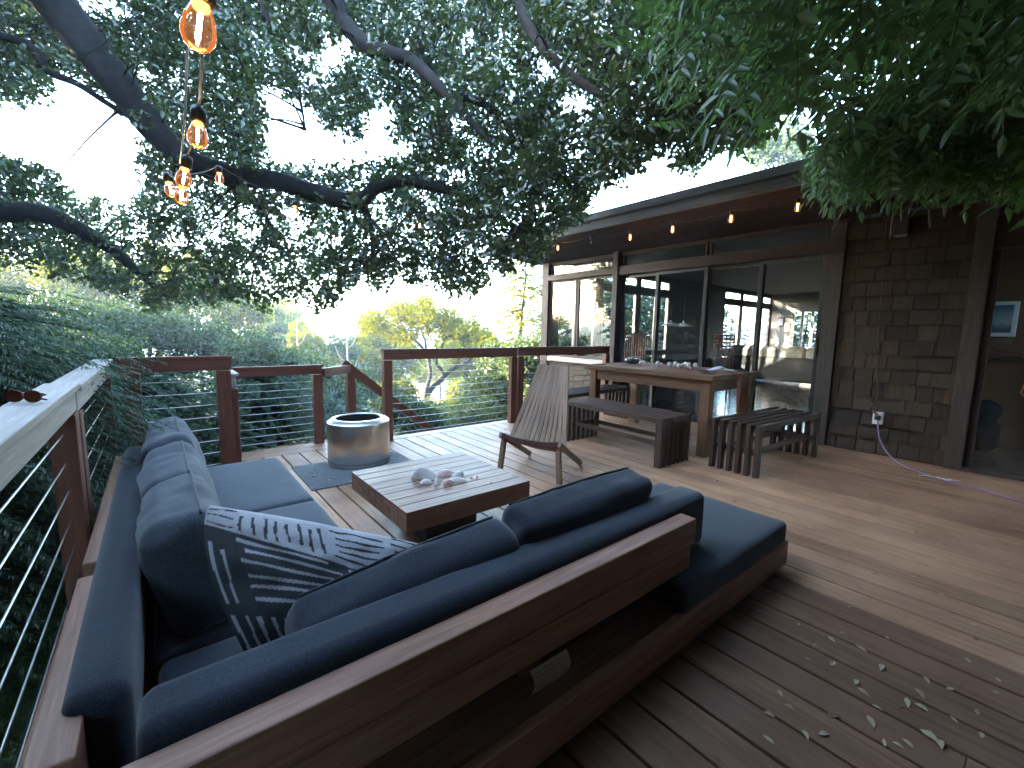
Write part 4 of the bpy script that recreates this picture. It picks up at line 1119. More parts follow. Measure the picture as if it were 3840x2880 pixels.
skel += limb([D3(-30, 70, 4.3), D3(40, 88, 4.4), D3(85, 118, 4.45), D3(105, 155, 4.5), D3(165, 180, 4.55), D3(230, 222, 4.6), D3(298, 262, 4.65)], [.04, .04, .038, .036, .033, .03, .03])
skel += limb([D3(640, -260, 4.3), D3(715, -20, 4.2), D3(745, 50, 4.2), D3(790, 95, 4.15), D3(840, 112, 4.1), D3(890, 130, 4.1), D3(945, 185, 4.0), D3(1000, 245, 3.95), D3(1060, 310, 3.9)], [.10, .085, .08, .075, .07, .06, .045, .03, .015])
skel += limb([top_l, D3(200, -500, 4.0), D3(640, -260, 4.3), D3(1100, -160, 4.0), D3(1500, -100, 3.6)], [.2, .18, .15, .1, .05])
skel += limb([D3(1100, -160, 4.0), D3(1130, 30, 3.9), D3(1200, 130, 3.8), D3(1290, 200, 3.7), D3(1400, 240, 3.6), D3(1480, 300, 3.6)], [.06, .05, .04, .032, .02, .01])
skel += limb([D3(770, 430, 4.85), D3(795, 470, 4.9), D3(806, 530, 4.95), D3(800, 590, 5)], [.05, .04, .025, .01])
skel += limb([D3(470, 375, 4.9), D3(520, 420, 5), D3(570, 460, 5.1), D3(600, 530, 5.2)], [.04, .035, .025, .01])
skel += limb([D3(560, -40, 4.5), D3(590, 90, 4.5), D3(640, 190, 4.55), D3(660, 280, 4.6)], [.04, .03, .02, .008])
skel += limb([D3(960, 200, 4.0), D3(1050, 230, 4.0), D3(1120, 320, 4.05), D3(1150, 420, 4.1), D3(1160, 520, 4.2)], [.035, .03, .022, .015, .008])
skA = np.array([tuple(p) for p in skel]); skP = np.array([to_px(p) for p in skel])
GAPS = [[(0, 228), (75, 228), (113, 197), (120, 165), (210, 197), (300, 267), (293, 290), (300, 333), (290, 353), (320, 383), (298, 410), (273, 440), (233, 433), (210, 413), (187, 410), (165, 420), (130, 380), (113, 360), (35, 333), (-200, 327), (-200, 228)],
        [(573, 200), (593, 180), (606, 213), (640, 230), (663, 230), (693, 280), (726, 310), (786, 326), (800, 343), (740, 353), (696, 353), (640, 340), (586, 333), (573, 283)],
        [(786, 253), (833, 233), (853, 240), (833, 283), (830, 307), (853, 313), (900, 317), (873, 333), (843, 337), (803, 343), (800, 310), (803, 290)],
        [(1210, 205), (1270, 200), (1275, 235), (1215, 245)], [(1300, 35), (1320, 40), (1330, 60), (1318, 70), (1300, 55)], [(1160, 140), (1200, 125), (1215, 150), (1175, 165)],
        [(700, 90), (740, 100), (745, 130), (700, 150)], [(995, 78), (1020, 80), (1015, 100), (998, 102)], [(155, 0), (270, 0), (270, 30), (200, 20)]]
BOT = [(-400, 600), (0, 585), (150, 610), (250, 640), (330, 690), (430, 680), (500, 660), (553, 686), (600, 672), (663, 660), (700, 690), (715, 672), (733, 634), (786, 630), (826, 644), (853, 618), (920, 618), (970, 646), (1020, 640), (1070, 610), (1100, 598), (1140, 588), (1180, 560), (1205, 520), (1262, 470), (1272, 430), (1300, 400), (1330, 412), (1345, 380), (1400, 365), (1420, 330), (1450, 325), (1480, 395), (1505, 385), (1520, 350), (1560, 330), (1600, 318), (1640, 338), (1665, 270), (1750, 240), (1900, 200)]
bx, by = zip(*BOT)
def canopy(nTry, xr, yr, thr=.0):
    out = []
    for _ in range(nTry):
        x, y = random.uniform(*xr), random.uniform(*yr)
        edge = np.interp(x, bx, by)
        e = noise.noise(Vector((x / 38, y / 38, 1.5))) + .6 * noise.noise(Vector((x / 15, y / 15, 7.5)))
        if y > edge - 16 + 12 * e: continue
        if any(inside(g, x + 5 * e + ox, y + 5 * e + oy) for g in GAPS for ox, oy in ((0, 0), (13, 0), (-13, 0), (0, 13), (0, -13))): continue
        dens = .62 + .25 * (y < 150) + .2 * (x > 900)
        if y > 330: dens += .12
        if x > 880 and y > 330: dens += .12
        if x < 520 and y > 470: dens -= .10
        if x < 520 and y > 590: dens -= .15
        if e * .55 + random.uniform(-.35, .35) > dens - .28: continue
        dep = 4.7 + .8 * noise.noise(Vector((x / 160, y / 160, 3))) + random.uniform(-.9, 1.3)
        if x > 1000: dep -= 1.0 * min(1, (x - 1000) / 400)
        if y > 420 and x < 700: dep += .9
        dd = np.hypot(skP[:, 0] - x, skP[:, 1] - y) - skRpx; j = int(np.argmin(dd))
        if dd[j] < 16 and skRpx[j] > 7 and dep < skP[j, 2] + .3 and random.random() < .9: dep = skP[j, 2] + random.uniform(.3, 1.3)
        out.append(at_depth(x, y, dep))
    return out
skRpx = np.array(skR) / np.maximum(.5, skP[:, 2]) * FPX / 1.736
cl = canopy(10800, (-160, 1740), (-60, 700))
CL = np.array([tuple(c) for c in cl])
parts = [leaf_cloud(CL, 19, .11, .056, .031)]
# sparser unseen leaf masses added above and behind the frame to shade the deck
cl2 = [at_depth(random.uniform(-900, 2400), random.uniform(-1400, -50), random.uniform(3.4, 5.6)) for _ in range(1500)]
cl2 += [Vector((random.uniform(-4.5, 4), random.uniform(-4, 1.6), random.uniform(3.2, 5))) for _ in range(7000)]
cl2 = [c for c in cl2 if c.z > 2.2]
CL2 = np.array([tuple(c) for c in cl2])
parts.append(leaf_cloud(CL2, 9, .22, .12, .07))
v, f = join(parts)
put('crown', fast_mesh('oak_crown', v, f, LEAF_OAK), oak)
# twigs: clusters -> hubs -> limbs
m = MB(); hubs = [cl[i] for i in range(0, len(cl), 22)]; hA = np.array([tuple(h) for h in hubs])
for h in hubs:
    d = np.linalg.norm(skA - np.array(tuple(h)), axis=1); q = Vector(skA[int(np.argmin(d + .25 * rng.random(len(d))))])
    if (q - h).length > 2.6: continue
    mid = q.lerp(h, .5) + Vector((random.uniform(-.1, .1), random.uniform(-.1, .1), random.uniform(-.02, .16)))
    m.tube(smooth([q, mid, h], 4), [.016 + .006 * (h - q).length, .012, .010, .009, .008, .007, .006, .005, .004][:9], 5, cap=False)
for c in cl[::2]:
    d = np.linalg.norm(hA - np.array(tuple(c)), axis=1); h = hubs[int(np.argmin(d))]
    if (h - c).length > .9 or (h - c).length < .02: continue
    mid = h.lerp(c, .5) + Vector((random.uniform(-.05, .05), random.uniform(-.05, .05), random.uniform(-.05, .05)))
    m.tube([h, mid, c], [.0045, .0035, .002], 3, cap=False)
m.obj('twigs', BARK, oak)

# ------------------------------------------------------------------ wisteria over the right side
wis = thing('wisteria_vine', 'bright green wisteria vine hanging over the house corner and pergola', 'vine', (5.0, .2, 0))
def compound(base, d, L, npair, ll, droop=.5):
    """pinnate leaf: stem points and leaflets"""
    P = []; d = d.normalized()
    for i in range(npair + 2):
        t = i / (npair + 1); P.append(base + d * (L * t) - Vector((0, 0, droop * L * t * t)))
    return P
def leaflets(P, ll):
    vs = []; fs = []
    for i in range(1, len(P)):
        t = (P[i] - P[i - 1]).normalized(); sd = t.cross(Vector((0, 0, 1)))
        if sd.length < .05: sd = Vector((1, 0, 0))
        sd.normalize(); nr = sd.cross(t)
        dirs = [(sd * 1.0 + t * .55), (-sd * 1.0 + t * .55)] if i < len(P) - 1 else [t * 1.0]
        for q in dirs:
            q = (q + Vector((random.uniform(-.25, .25), random.uniform(-.25, .25), random.uniform(-.55, .05)))).normalized()
            l = ll * random.uniform(.75, 1.15); w = l * random.uniform(.32, .40)
            s2 = q.cross(nr); s2 = s2.normalized() if s2.length > .05 else sd
            n2 = s2.cross(q); b = P[i]; n0 = len(vs); lift = n2 * (w * .2)
            vs += [b, b + q * l * .3 + s2 * w * .5 + lift, b + q * l * .66 + s2 * w * .36 + lift * .7, b + q * l - n2 * l * .08, b + q * l * .66 - s2 * w * .36 + lift * .7, b + q * l * .3 - s2 * w * .5 + lift]
            fs += [(n0, n0 + 1, n0 + 2, n0 + 3), (n0, n0 + 3, n0 + 4, n0 + 5)]
    return vs, fs
WA = [(1380, -120), (1385, 60), (1375, 115), (1430, 125), (1470, 190), (1545, 250), (1600, 255), (1650, 235), (1720, 215), (1760, 200), (2230, 200), (2230, -120)]
WB = [(1725, 375), (1760, 280), (1790, 230), (2230, 210), (2230, 385), (2060, 395), (1960, 405), (1890, 398), (1800, 408)]
VS, FS = [], []; wm = MB()
def grow(poly, n, dr, ll, Lr, dark=False):
    xs = [p[0] for p in poly]; ys = [p[1] for p in poly]; k = 0
    while k < n:
        x, y = random.uniform(min(xs), max(xs)), random.uniform(min(ys), max(ys))
        if not inside(poly, x, y): continue
        if noise.noise(Vector((x / 45, y / 45, 11))) > .30: 
            if random.random() < .85: k += 1; continue
        k += 1
        tip = at_depth(x, y, random.uniform(*dr)); L = random.uniform(*Lr)
        d = (RIGHT * random.uniform(-1, .25) + Vector((0, 0, random.uniform(-.5, .1))) + FWD * random.uniform(-.4, .4)).normalized()
        P = compound(tip - d * L, d, L, 5, ll); vs, fs = leaflets(P, ll)
        n0 = len(VS); VS.extend(vs); FS.extend([tuple(i + n0 for i in f) for f in fs])
        wm.tube(P[::2] + [P[-1]], .0014, 3, cap=False)
grow(WA, 130, (.85, 1.3), .050, (.13, .20))
grow(WA, 460, (1.3, 2.4), .054, (.15, .24))
grow(WB, 380, (1.5, 2.0), .045, (.11, .18))
grow(WB, 420, (1.9, 2.8), .06, (.16, .25))
grow([(1760, -120), (2230, -120), (2230, 400), (1960, 400), (1800, 250)], 520, (2.3, 3.3), .085, (.2, .3))
grow([(2230, -400), (3600, -400), (3600, 420), (2230, 420)], 350, (1.2, 2.6), .09, (.2, .3))
grow([(1400, -700), (3000, -700), (3000, -110), (1400, -110)], 500, (1.3, 2.6), .09, (.2, .3))
org = np.array([tuple(v) for v in VS])
pc = np.array([(random.uniform(3.4, 5.3), random.uniform(-2.0, .6), random.uniform(2.68, 2.95)) for _ in range(1500)])  # extra leaf layer added over the pergola to darken the near deck
pv, pf = leaf_cloud(pc, 10, .16, .11, .045)
pv, pf = join([(org, np.array(FS)), (pv, pf)])
put('foliage', fast_mesh('wisteria_foliage', pv, pf, LEAF_WIS), wis)
wm.obj('leaf_stalks', plain('green_stalk', (.06, .09, .03), .7), wis)
m = MB()
for pts in ([D3(2400, 120, 2.4), D3(2150, 200, 2.2), D3(1950, 260, 2.0), D3(1800, 310, 1.8)], [D3(2300, -180, 2.2), D3(2000, -140, 1.8), D3(1750, -120, 1.5), D3(1550, -110, 1.2)], [(5.2, -1.0, 0), (5.22, -.95, 1.2), (5.1, -.8, 2.2), D3(2400, 120, 2.4)]):
    P = smooth(pts, 6); m.tube(P, list(np.linspace(.022, .006, len(P))), 7)
m.obj('vine_stem', BARK, wis, smooth=True)
PODM = plain('dry_pod', (.17, .135, .11), .8)
for px, py, L, lean in ((1795, 452, .035, -.6), (1803, 460, .045, .2), (1840, 462, .06, -.9), (1932, 465, .09, 0), (1945, 455, .04, .3), (2005, 458, .06, .3), (2060, 440, .05, -.4), (2145, 415, .05, .1)):
    a = at_depth(px, py - 25, 1.72); m = MB(); w = RIGHT * lean * L
    m.tube([a, a + w * .6 - Vector((0, 0, L * .6)), a + w - Vector((0, 0, L + .02)), a + w * 1.2 - Vector((0, 0, L + .045))], [.0015, .003, .0045, .002], 6); m.obj('seed_pod', PODM, wis, smooth=True)
# pergola that carries the vine
pg = thing('pergola', 'dark timber pergola beams hidden in the wisteria', 'pergola', (4.0, -.4, 0))
for y in (.05, -.75, -1.55): m = MB(); m.b2((1.9, y - .03, 2.52), (FX - .05, y + .03, 2.66)); m.obj('rafter', TRIM, pg, bevel=.004)
m = MB(); m.b2((1.95, -1.9, 2.40), (2.03, .35, 2.519)); m.obj('beam', TRIM, pg, bevel=.004)
m = MB(); m.b2((1.94, -1.85, .001), (2.04, -1.75, 2.399)); m.obj('post', TRIM, pg, bevel=.004)

# ------------------------------------------------------------------ conifers
def conifer(label, base, height, fronds, z0, rad, flen, step, nl, nw, group=None, trunk_r=.12, bias=None, droop=.35, material=None, shape='cone', dens_top=1.0, z1=None):
    b = Vector(base); t = thing('conifer', label, 'tree', base, group)
    m = MB(); P = [b + Vector((.06 * math.sin(i), .06 * math.cos(i * 1.3), height * i / 8)) for i in range(9)]
    m.tube(P, [trunk_r * (1 - .85 * i / 8) for i in range(9)], 9); m.obj('trunk', BARK, t, smooth=True)
    vs = []; stems = MB()
    for _ in range(fronds):
        h = z0 + ((z1 or height) - z0) * random.random() ** dens_top
        k = 1 - (h - z0) / (height - z0) if shape == 'cone' else 1 - .5 * abs((h - z0) / (height - z0) - .4)
        reach = rad * (k * .9 + .1) * random.uniform(.55, 1.05)
        a = random.uniform(0, 2 * PI)
        if bias and random.random() < bias[1]: a = bias[0] + random.gauss(0, .6)
        d = Vector((math.cos(a), math.sin(a), random.uniform(-.12, .22)))
        c = b + Vector((0, 0, h)); L = min(flen * random.uniform(.7, 1.3), reach)
        p0 = c + d * (reach - L)
        if random.random() < .4: stems.tube([c, c + d * reach * .5 + Vector((0, 0, .02)), p0, p0 + d * L * .6 - Vector((0, 0, droop * L * .36))], [.012, .008, .005, .002], 4, cap=False)
        n = max(4, int(L / step)); tt = np.linspace(.03, 1, n)
        side = np.array((-d.y, d.x, random.uniform(-.25, .25))); dn = np.array(tuple(d))
        pos = np.array(tuple(p0)) + dn * (L * tt)[:, None]; pos[:, 2] -= droop * L * tt ** 2
        tang = np.tile(dn, (n, 1)); tang[:, 2] -= 2 * droop * tt; tang /= np.linalg.norm(tang, axis=1)[:, None]
        for s in (1, -1):
            ll = nl * (1.05 - tt * .75) * (.75 + .5 * rng.random(n))
            dd = tang * .62 + side * s * .75; dd[:, 2] -= .18 + .2 * rng.random(n); dd += rng.normal(size=(n, 3)) * .1
            dd /= np.linalg.norm(dd, axis=1)[:, None]
            wv = np.cross(dd, np.array((0, 0, 1.)) + rng.normal(size=(n, 3)) * .4); wv /= np.linalg.norm(wv, axis=1)[:, None]
            l = ll[:, None]
            vs.append(np.stack([pos, pos + dd * l * .45 + wv * nw * .5, pos + dd * l, pos + dd * l * .45 - wv * nw * .5], 1).reshape(-1, 3))
    v = np.concatenate(vs); f = np.arange(len(v)).reshape(-1, 4)
    put('crown', fast_mesh('conifer_crown', v, f, material or LEAF_CON), t)
    stems.obj('branches', BARK, t)
    return t
G1 = 'conifers beside the deck'
conifer('dark feathery conifer leaning over the pale side railing', (-1.45, 3.1, -2.8), 6.2, 2600, 2.0, 1.5, .8, .010, .075, .0055, G1, bias=(.25, .6), shape='col', z1=3.98)
conifer('dark conifer left of the deck, behind the feathery one', (-1.0, 5.6, -3.0), 4.3, 1300, .8, 1.9, .8, .014, .09, .008, G1, bias=(.0, .4))
conifer('feathery conifer bush below the pale side railing', (-1.25, 1.3, -2.8), 3.75, 1600, .5, 1.15, .6, .011, .075, .006, G1, bias=(.2, .5))
conifer('dark conifer bush below the near end of the side railing', (-1.35, -.1, -2.8), 3.4, 600, .5, 1.1, .6, .015, .09, .013, G1, bias=(.4, .5))
conifer('low conifer behind the red railing panel', (-.15, 4.85, -3.0), 3.6, 1900, 1.4, 1.15, .6, .012, .085, .007, G1, shape='col', z1=3.75)
conifer('low dark conifer behind the lower railing panel', (.85, 5.75, -3.0), 3.4, 1900, 1.0, 1.2, .6, .012, .085, .0075, G1, shape='col', z1=3.6)
conifer('low conifer beyond the stair landing', (1.95, 6.5, -3.2), 3.2, 900, .9, 1.2, .6, .017, .09, .013, G1, shape='col', z1=3.35)
G2 = 'conifers beyond the house'
for lb, x, y, hh, r, n in (('conifer right behind the house corner post', 9.0, 8.6, 6.0, 1.4, 700), ('dense conifer seen through the left bay window', 11.0, 9.4, 5.6, 2.2, 800), ('conifer seen through the middle glass door', 13.2, 10.2, 5.4, 2.2, 800),
                           ('conifer seen between the indoor chairs', 15.4, 10.0, 5.8, 2.3, 800), ('conifer seen through the far indoor windows', 17.6, 10.4, 5.6, 2.5, 800), ('conifer seen at the right end of the far windows', 21, 10.4, 5.8, 2.6, 700), ('conifer beyond the end wall of the indoor room', 19.5, 6.2, 5.5, 2.2, 700)):
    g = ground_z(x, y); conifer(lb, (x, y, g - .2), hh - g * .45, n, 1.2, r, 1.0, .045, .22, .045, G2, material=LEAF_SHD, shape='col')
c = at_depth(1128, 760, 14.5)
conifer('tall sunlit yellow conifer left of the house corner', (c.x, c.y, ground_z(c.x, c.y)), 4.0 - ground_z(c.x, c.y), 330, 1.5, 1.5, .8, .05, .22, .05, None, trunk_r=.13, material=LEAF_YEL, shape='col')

# ------------------------------------------------------------------ leafy background trees
def leafy(label, cx, cy, rx, ry, dep, material, ncl=260, ls=None, group=None, name='leafy_tree', bark=BARK, lobes=5):
    C = at_depth(cx, cy, dep); k = dep * 1.736 / FPX; RX, RZ = rx * k, ry * k
    gz = min(ground_z(C.x, C.y), C.z - RZ * .7); t = thing(name, label, 'tree', (C.x, C.y, gz), group)
    lob = [(Vector((random.uniform(-.55, .55) * RX, random.uniform(-.55, .55) * RX, random.uniform(-.5, .6) * RZ)), random.uniform(.45, .75)) for _ in range(lobes)]
    pts = []
    while len(pts) < ncl:
        o, s = random.choice(lob); u = Vector((random.gauss(0, 1), random.gauss(0, 1), random.gauss(0, 1))).normalized() * random.random() ** .28 * s
        p = o + Vector((u.x * RX, u.y * RX, u.z * RZ)); q = C + p
        if noise.noise(q * (1.4 / max(.6, RX * .5))) < -.22: continue
        pts.append(q)
    A_ = np.array([tuple(p) for p in pts]); ls = ls or .0085 * dep
    v, f = leaf_cloud(A_, 26, max(.22, RX * .16), ls, ls * .55, flat=True)
    put('crown', fast_mesh('leafy_crown', v, f, material), t)
    m = MB(); root = Vector((C.x, C.y, gz - .2)); th = max(.05, RX * .05)
    fork = Vector((C.x + RX * .1, C.y, C.z - RZ * .75)); m.tube(smooth([root, root.lerp(fork, .5) + Vector((RX * .06, 0, 0)), fork], 4), list(np.linspace(th, th * .7, 9)), 8)
    for o, s in lob:
        e = C + o; m.tube(smooth([fork, fork.lerp(e, .5) + Vector((0, 0, -.1 * RZ)), e], 4), list(np.linspace(th * .6, th * .15, 9)), 6)
        for _ in range(4):
            e2 = e + Vector((random.uniform(-.5, .5) * RX, random.uniform(-.5, .5) * RX, random.uniform(0, .5) * RZ)); m.tube([fork.lerp(e, .6), e2], [th * .25, th * .05], 4)
    m.obj('trunk', bark, t, smooth=True)
    return t
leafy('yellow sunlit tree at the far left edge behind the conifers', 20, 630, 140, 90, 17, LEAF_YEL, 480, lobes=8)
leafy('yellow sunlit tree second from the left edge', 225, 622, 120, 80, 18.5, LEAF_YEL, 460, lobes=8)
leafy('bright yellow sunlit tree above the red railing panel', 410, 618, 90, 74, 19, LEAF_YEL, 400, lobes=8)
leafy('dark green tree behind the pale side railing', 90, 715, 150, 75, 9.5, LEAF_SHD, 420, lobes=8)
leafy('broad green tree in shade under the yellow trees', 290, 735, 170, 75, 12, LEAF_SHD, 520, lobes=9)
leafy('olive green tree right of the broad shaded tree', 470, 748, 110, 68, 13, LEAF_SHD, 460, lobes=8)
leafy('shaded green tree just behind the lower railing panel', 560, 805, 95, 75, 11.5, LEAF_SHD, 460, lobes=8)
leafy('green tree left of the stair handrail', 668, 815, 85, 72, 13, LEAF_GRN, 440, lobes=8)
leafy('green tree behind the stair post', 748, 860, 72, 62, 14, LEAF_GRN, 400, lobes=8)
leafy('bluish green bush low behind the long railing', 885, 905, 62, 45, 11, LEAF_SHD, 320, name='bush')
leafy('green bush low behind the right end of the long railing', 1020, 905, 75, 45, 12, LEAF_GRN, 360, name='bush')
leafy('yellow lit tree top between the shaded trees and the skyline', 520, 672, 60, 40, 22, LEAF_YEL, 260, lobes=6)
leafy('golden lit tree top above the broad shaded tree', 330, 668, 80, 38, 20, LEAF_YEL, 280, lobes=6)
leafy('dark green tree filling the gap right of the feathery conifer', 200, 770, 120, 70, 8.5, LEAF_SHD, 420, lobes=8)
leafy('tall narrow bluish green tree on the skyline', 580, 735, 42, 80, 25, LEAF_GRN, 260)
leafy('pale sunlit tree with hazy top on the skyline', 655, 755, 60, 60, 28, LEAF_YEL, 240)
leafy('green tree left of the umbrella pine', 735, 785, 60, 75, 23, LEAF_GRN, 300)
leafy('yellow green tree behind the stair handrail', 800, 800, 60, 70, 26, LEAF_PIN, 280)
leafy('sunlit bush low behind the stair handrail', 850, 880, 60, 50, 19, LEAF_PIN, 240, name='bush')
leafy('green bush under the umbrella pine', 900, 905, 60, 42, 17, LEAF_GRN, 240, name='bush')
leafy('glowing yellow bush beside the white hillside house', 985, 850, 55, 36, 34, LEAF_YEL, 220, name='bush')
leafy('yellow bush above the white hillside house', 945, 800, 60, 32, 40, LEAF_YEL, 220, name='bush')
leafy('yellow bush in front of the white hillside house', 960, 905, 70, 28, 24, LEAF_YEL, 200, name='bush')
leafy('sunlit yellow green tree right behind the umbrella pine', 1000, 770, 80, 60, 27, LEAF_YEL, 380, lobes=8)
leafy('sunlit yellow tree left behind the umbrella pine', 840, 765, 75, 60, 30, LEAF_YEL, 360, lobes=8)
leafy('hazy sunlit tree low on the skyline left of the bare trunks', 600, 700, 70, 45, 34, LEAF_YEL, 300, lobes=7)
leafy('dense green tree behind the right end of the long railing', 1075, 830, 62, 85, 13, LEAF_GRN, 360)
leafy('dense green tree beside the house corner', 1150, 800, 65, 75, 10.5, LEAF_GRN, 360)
leafy('green tree top rising over the house roof', 1690, 330, 75, 60, 17, LEAF_GRN, 260)
for i, (x, y0, y1, d) in enumerate(((747, 690, 880, 21), (640, 690, 860, 25))):
    a, b = at_depth(x, y0, d), at_depth(x + 4, y1, d); t = thing('bare_trunk', ('pale bare trunk left of the umbrella pine', 'pale bare trunk further left on the skyline')[i], 'tree trunk', (b.x, b.y, ground_z(b.x, b.y)), 'pale bare trunks')
    m = MB(); m.tube(smooth([(b.x, b.y, ground_z(b.x, b.y) - .2), b, a.lerp(b, .5) + RIGHT * .04, a], 5), list(np.linspace(.075, .03, 16)), 7); m.obj('trunk', PALEBARK, t, smooth=True)
    m = MB()
    for s, q in ((1, .35), (-1, .5), (1, .65)): p = a.lerp(b, q); m.tube([p, p + RIGHT * s * .35 + Vector((0, 0, .35)), p + RIGHT * s * .55 + Vector((0, 0, .85))], [.028, .02, .008], 5)
    m.obj('branch', PALEBARK, t, smooth=True)

# umbrella pine in the middle
PD = 18.0
pine = thing('umbrella_pine', 'spreading umbrella pine with bare crooked branches above the long railing', 'tree', tuple(at_depth(914, 925, PD)))
m = MB()
def pb(pts, r0, r1):
    P = smooth([at_depth(x, y, PD + dz) for x, y, dz in pts], 5); m.tube(P, list(np.linspace(r0, r1, len(P))), 7)
pb([(905, 985, 0), (914, 899, 0), (922, 860, 0), (933, 837, 0), (951, 821, 0), (961, 811, 0)], .15, .11)
pb([(961, 811, 0), (982, 795, .1), (1003, 785, .2), (1019, 772, .3), (1032, 748, .4), (1040, 728, .4)], .10, .03)
pb([(961, 811, 0), (950, 795, -.1), (943, 785, -.2), (948, 762, -.3), (960, 735, -.3), (970, 705, 0)], .085, .03)
pb([(917, 890, 0), (920, 847, -.2), (929, 806, -.3), (921, 765, -.4), (897, 735, -.4), (870, 712, 0), (845, 700, .3)], .11, .03)
pb([(921, 765, -.4), (918, 735, -.3), (905, 705, 0), (890, 685, 0)], .06, .02)
for x0, y0, x1, y1 in ((1003, 785, 1000, 740), (1000, 740, 985, 715), (948, 762, 925, 725), (925, 725, 930, 700), (982, 795, 990, 755), (1019, 772, 1050, 742), (897, 735, 850, 722), (850, 722, 815, 708), (870, 712, 860, 690), (897, 735, 880, 700), (960, 735, 985, 710), (929, 806, 900, 780), (900, 780, 870, 770)):
    pb([(x0, y0, 0), ((x0 + x1) / 2 + 3, (y0 + y1) / 2, random.uniform(-.4, .4)), (x1, y1, random.uniform(-.6, .6))], .04, .014)
m.obj('trunk', BARK, pine, smooth=True)
pts = []
for (x, y, rx, ry, n) in ((830, 690, 42, 26, 60), (868, 672, 30, 20, 46), (905, 672, 28, 22, 50), (940, 700, 58, 28, 90), (1000, 712, 45, 22, 60), (1035, 726, 26, 15, 34), (800, 702, 26, 18, 34), (872, 728, 34, 14, 26), (1055, 735, 18, 12, 18), (960, 685, 30, 14, 30), (925, 660, 16, 12, 22)):
    for _ in range(n):
        a = random.uniform(0, 2 * PI); r = random.random() ** .5; pts.append(at_depth(x + rx * r * math.cos(a), y + ry * r * math.sin(a), PD + random.gauss(0, .9)))
v, f = leaf_cloud(np.array([tuple(p) for p in pts]), 30, .34, .17, .06, flat=True, up=.9)
put('crown', fast_mesh('pine_crown', v, f, LEAF_PIN), pine)

# hillside houses and the wooded distance
def hill_house(label, px, py, dep, w, d, h, ang):
    c = at_depth(px, py, dep); t = thing('hillside_house', label, 'house', (c.x, c.y, c.z), 'distant hillside houses')
    R = rot('Z', ang); WW = plain('white_stucco', (.72, .68, .62), .8, var=.05); m = MB()
    m.box(c + Vector((0, 0, -1.5)), (w, d, h + 3), R); m.obj('wall', WW, t)
    m = MB(); b = c + Vector((0, 0, h / 2))
    q = [b + R @ Vector(p) for p in ((-w / 2 - .3, -d / 2 - .3, .02), (-w / 2 - .3, d / 2 + .3, .02), (-w / 2 - .3, 0, h * .4))]; m.prism(q, R @ Vector((w + .6, 0, 0))); m.obj('roof', plain('pale_roof', (.42, .36, .30), .8), t)
    for x in (-.3, 0, .3):
        for s in (-1, 1):
            m = MB(); m.box(c + R @ Vector((x * w, s * (d / 2 + .01), .2)), (.8, .06, 1.1), R); m.obj('window', plain('dark_pane', (.05, .06, .07), .2), t)
    return t
hill_house('white hillside house seen through the long railing', 945, 868, 45, 5.5, 5, 2.6, 20)
hill_house('white hillside house higher up, right of the pine trunk', 1005, 845, 52, 5, 5, 3, -15)
far = []
for _ in range(2600):
    a = random.gauss(.66, .45); r = random.uniform(42, 240) if random.random() < .6 else random.uniform(240, 420); x, y = r * math.sin(a), r * math.cos(a)
    far.append((x, y, ground_z(x, y) + random.uniform(.5, 3.0 if r < 240 else 7)))
v, f = leaf_cloud(np.array(far), 22, 2.6, 1.0, .6, flat=True)
o = put('far_wood', fast_mesh('far_wood', v, f, LEAF_GRN)); tag(o, 'distant wooded slopes below the skyline', 'woodland', kind='stuff')
v2 = []
for _ in range(1700):
    a = random.uniform(-.25, 1.25); r = random.uniform(9, 42); x, y = r * math.sin(a), r * math.cos(a)
    if x > 4.5 and y < 7: continue
    v2.append((x, y, ground_z(x, y) + random.uniform(.1, .8)))
v, f = leaf_cloud(np.array(v2), 24, .8, .16, .09, flat=True)
o = put('undergrowth', fast_mesh('undergrowth', v, f, LEAF_GRN)); tag(o, 'brushy undergrowth covering the slope below the deck', 'undergrowth', kind='stuff')
# big unseen evergreens added on the sunny side to keep the deck in shade
for i, (x, y) in enumerate(((-4.6, 0.6), (-4.8, 3.6), (-4.6, 6.6), (-4.6, -2.6), (-4.2, 9.6))):
    conifer(('tall dark unseen evergreen added to shade the deck, by the oak trunk', 'tall dark unseen evergreen added to shade the deck, second in row', 'tall dark unseen evergreen added to shade the deck, third in row', 'tall dark unseen evergreen added to shade the deck from south west', 'tall dark unseen evergreen added to shade the deck, beyond the far left conifer')[i],
            (x, y, -3.2), 9.5, 900, .4, 2.3, 1.2, .05, .34, .10, 'unseen evergreens added to shade the deck', shape='col')

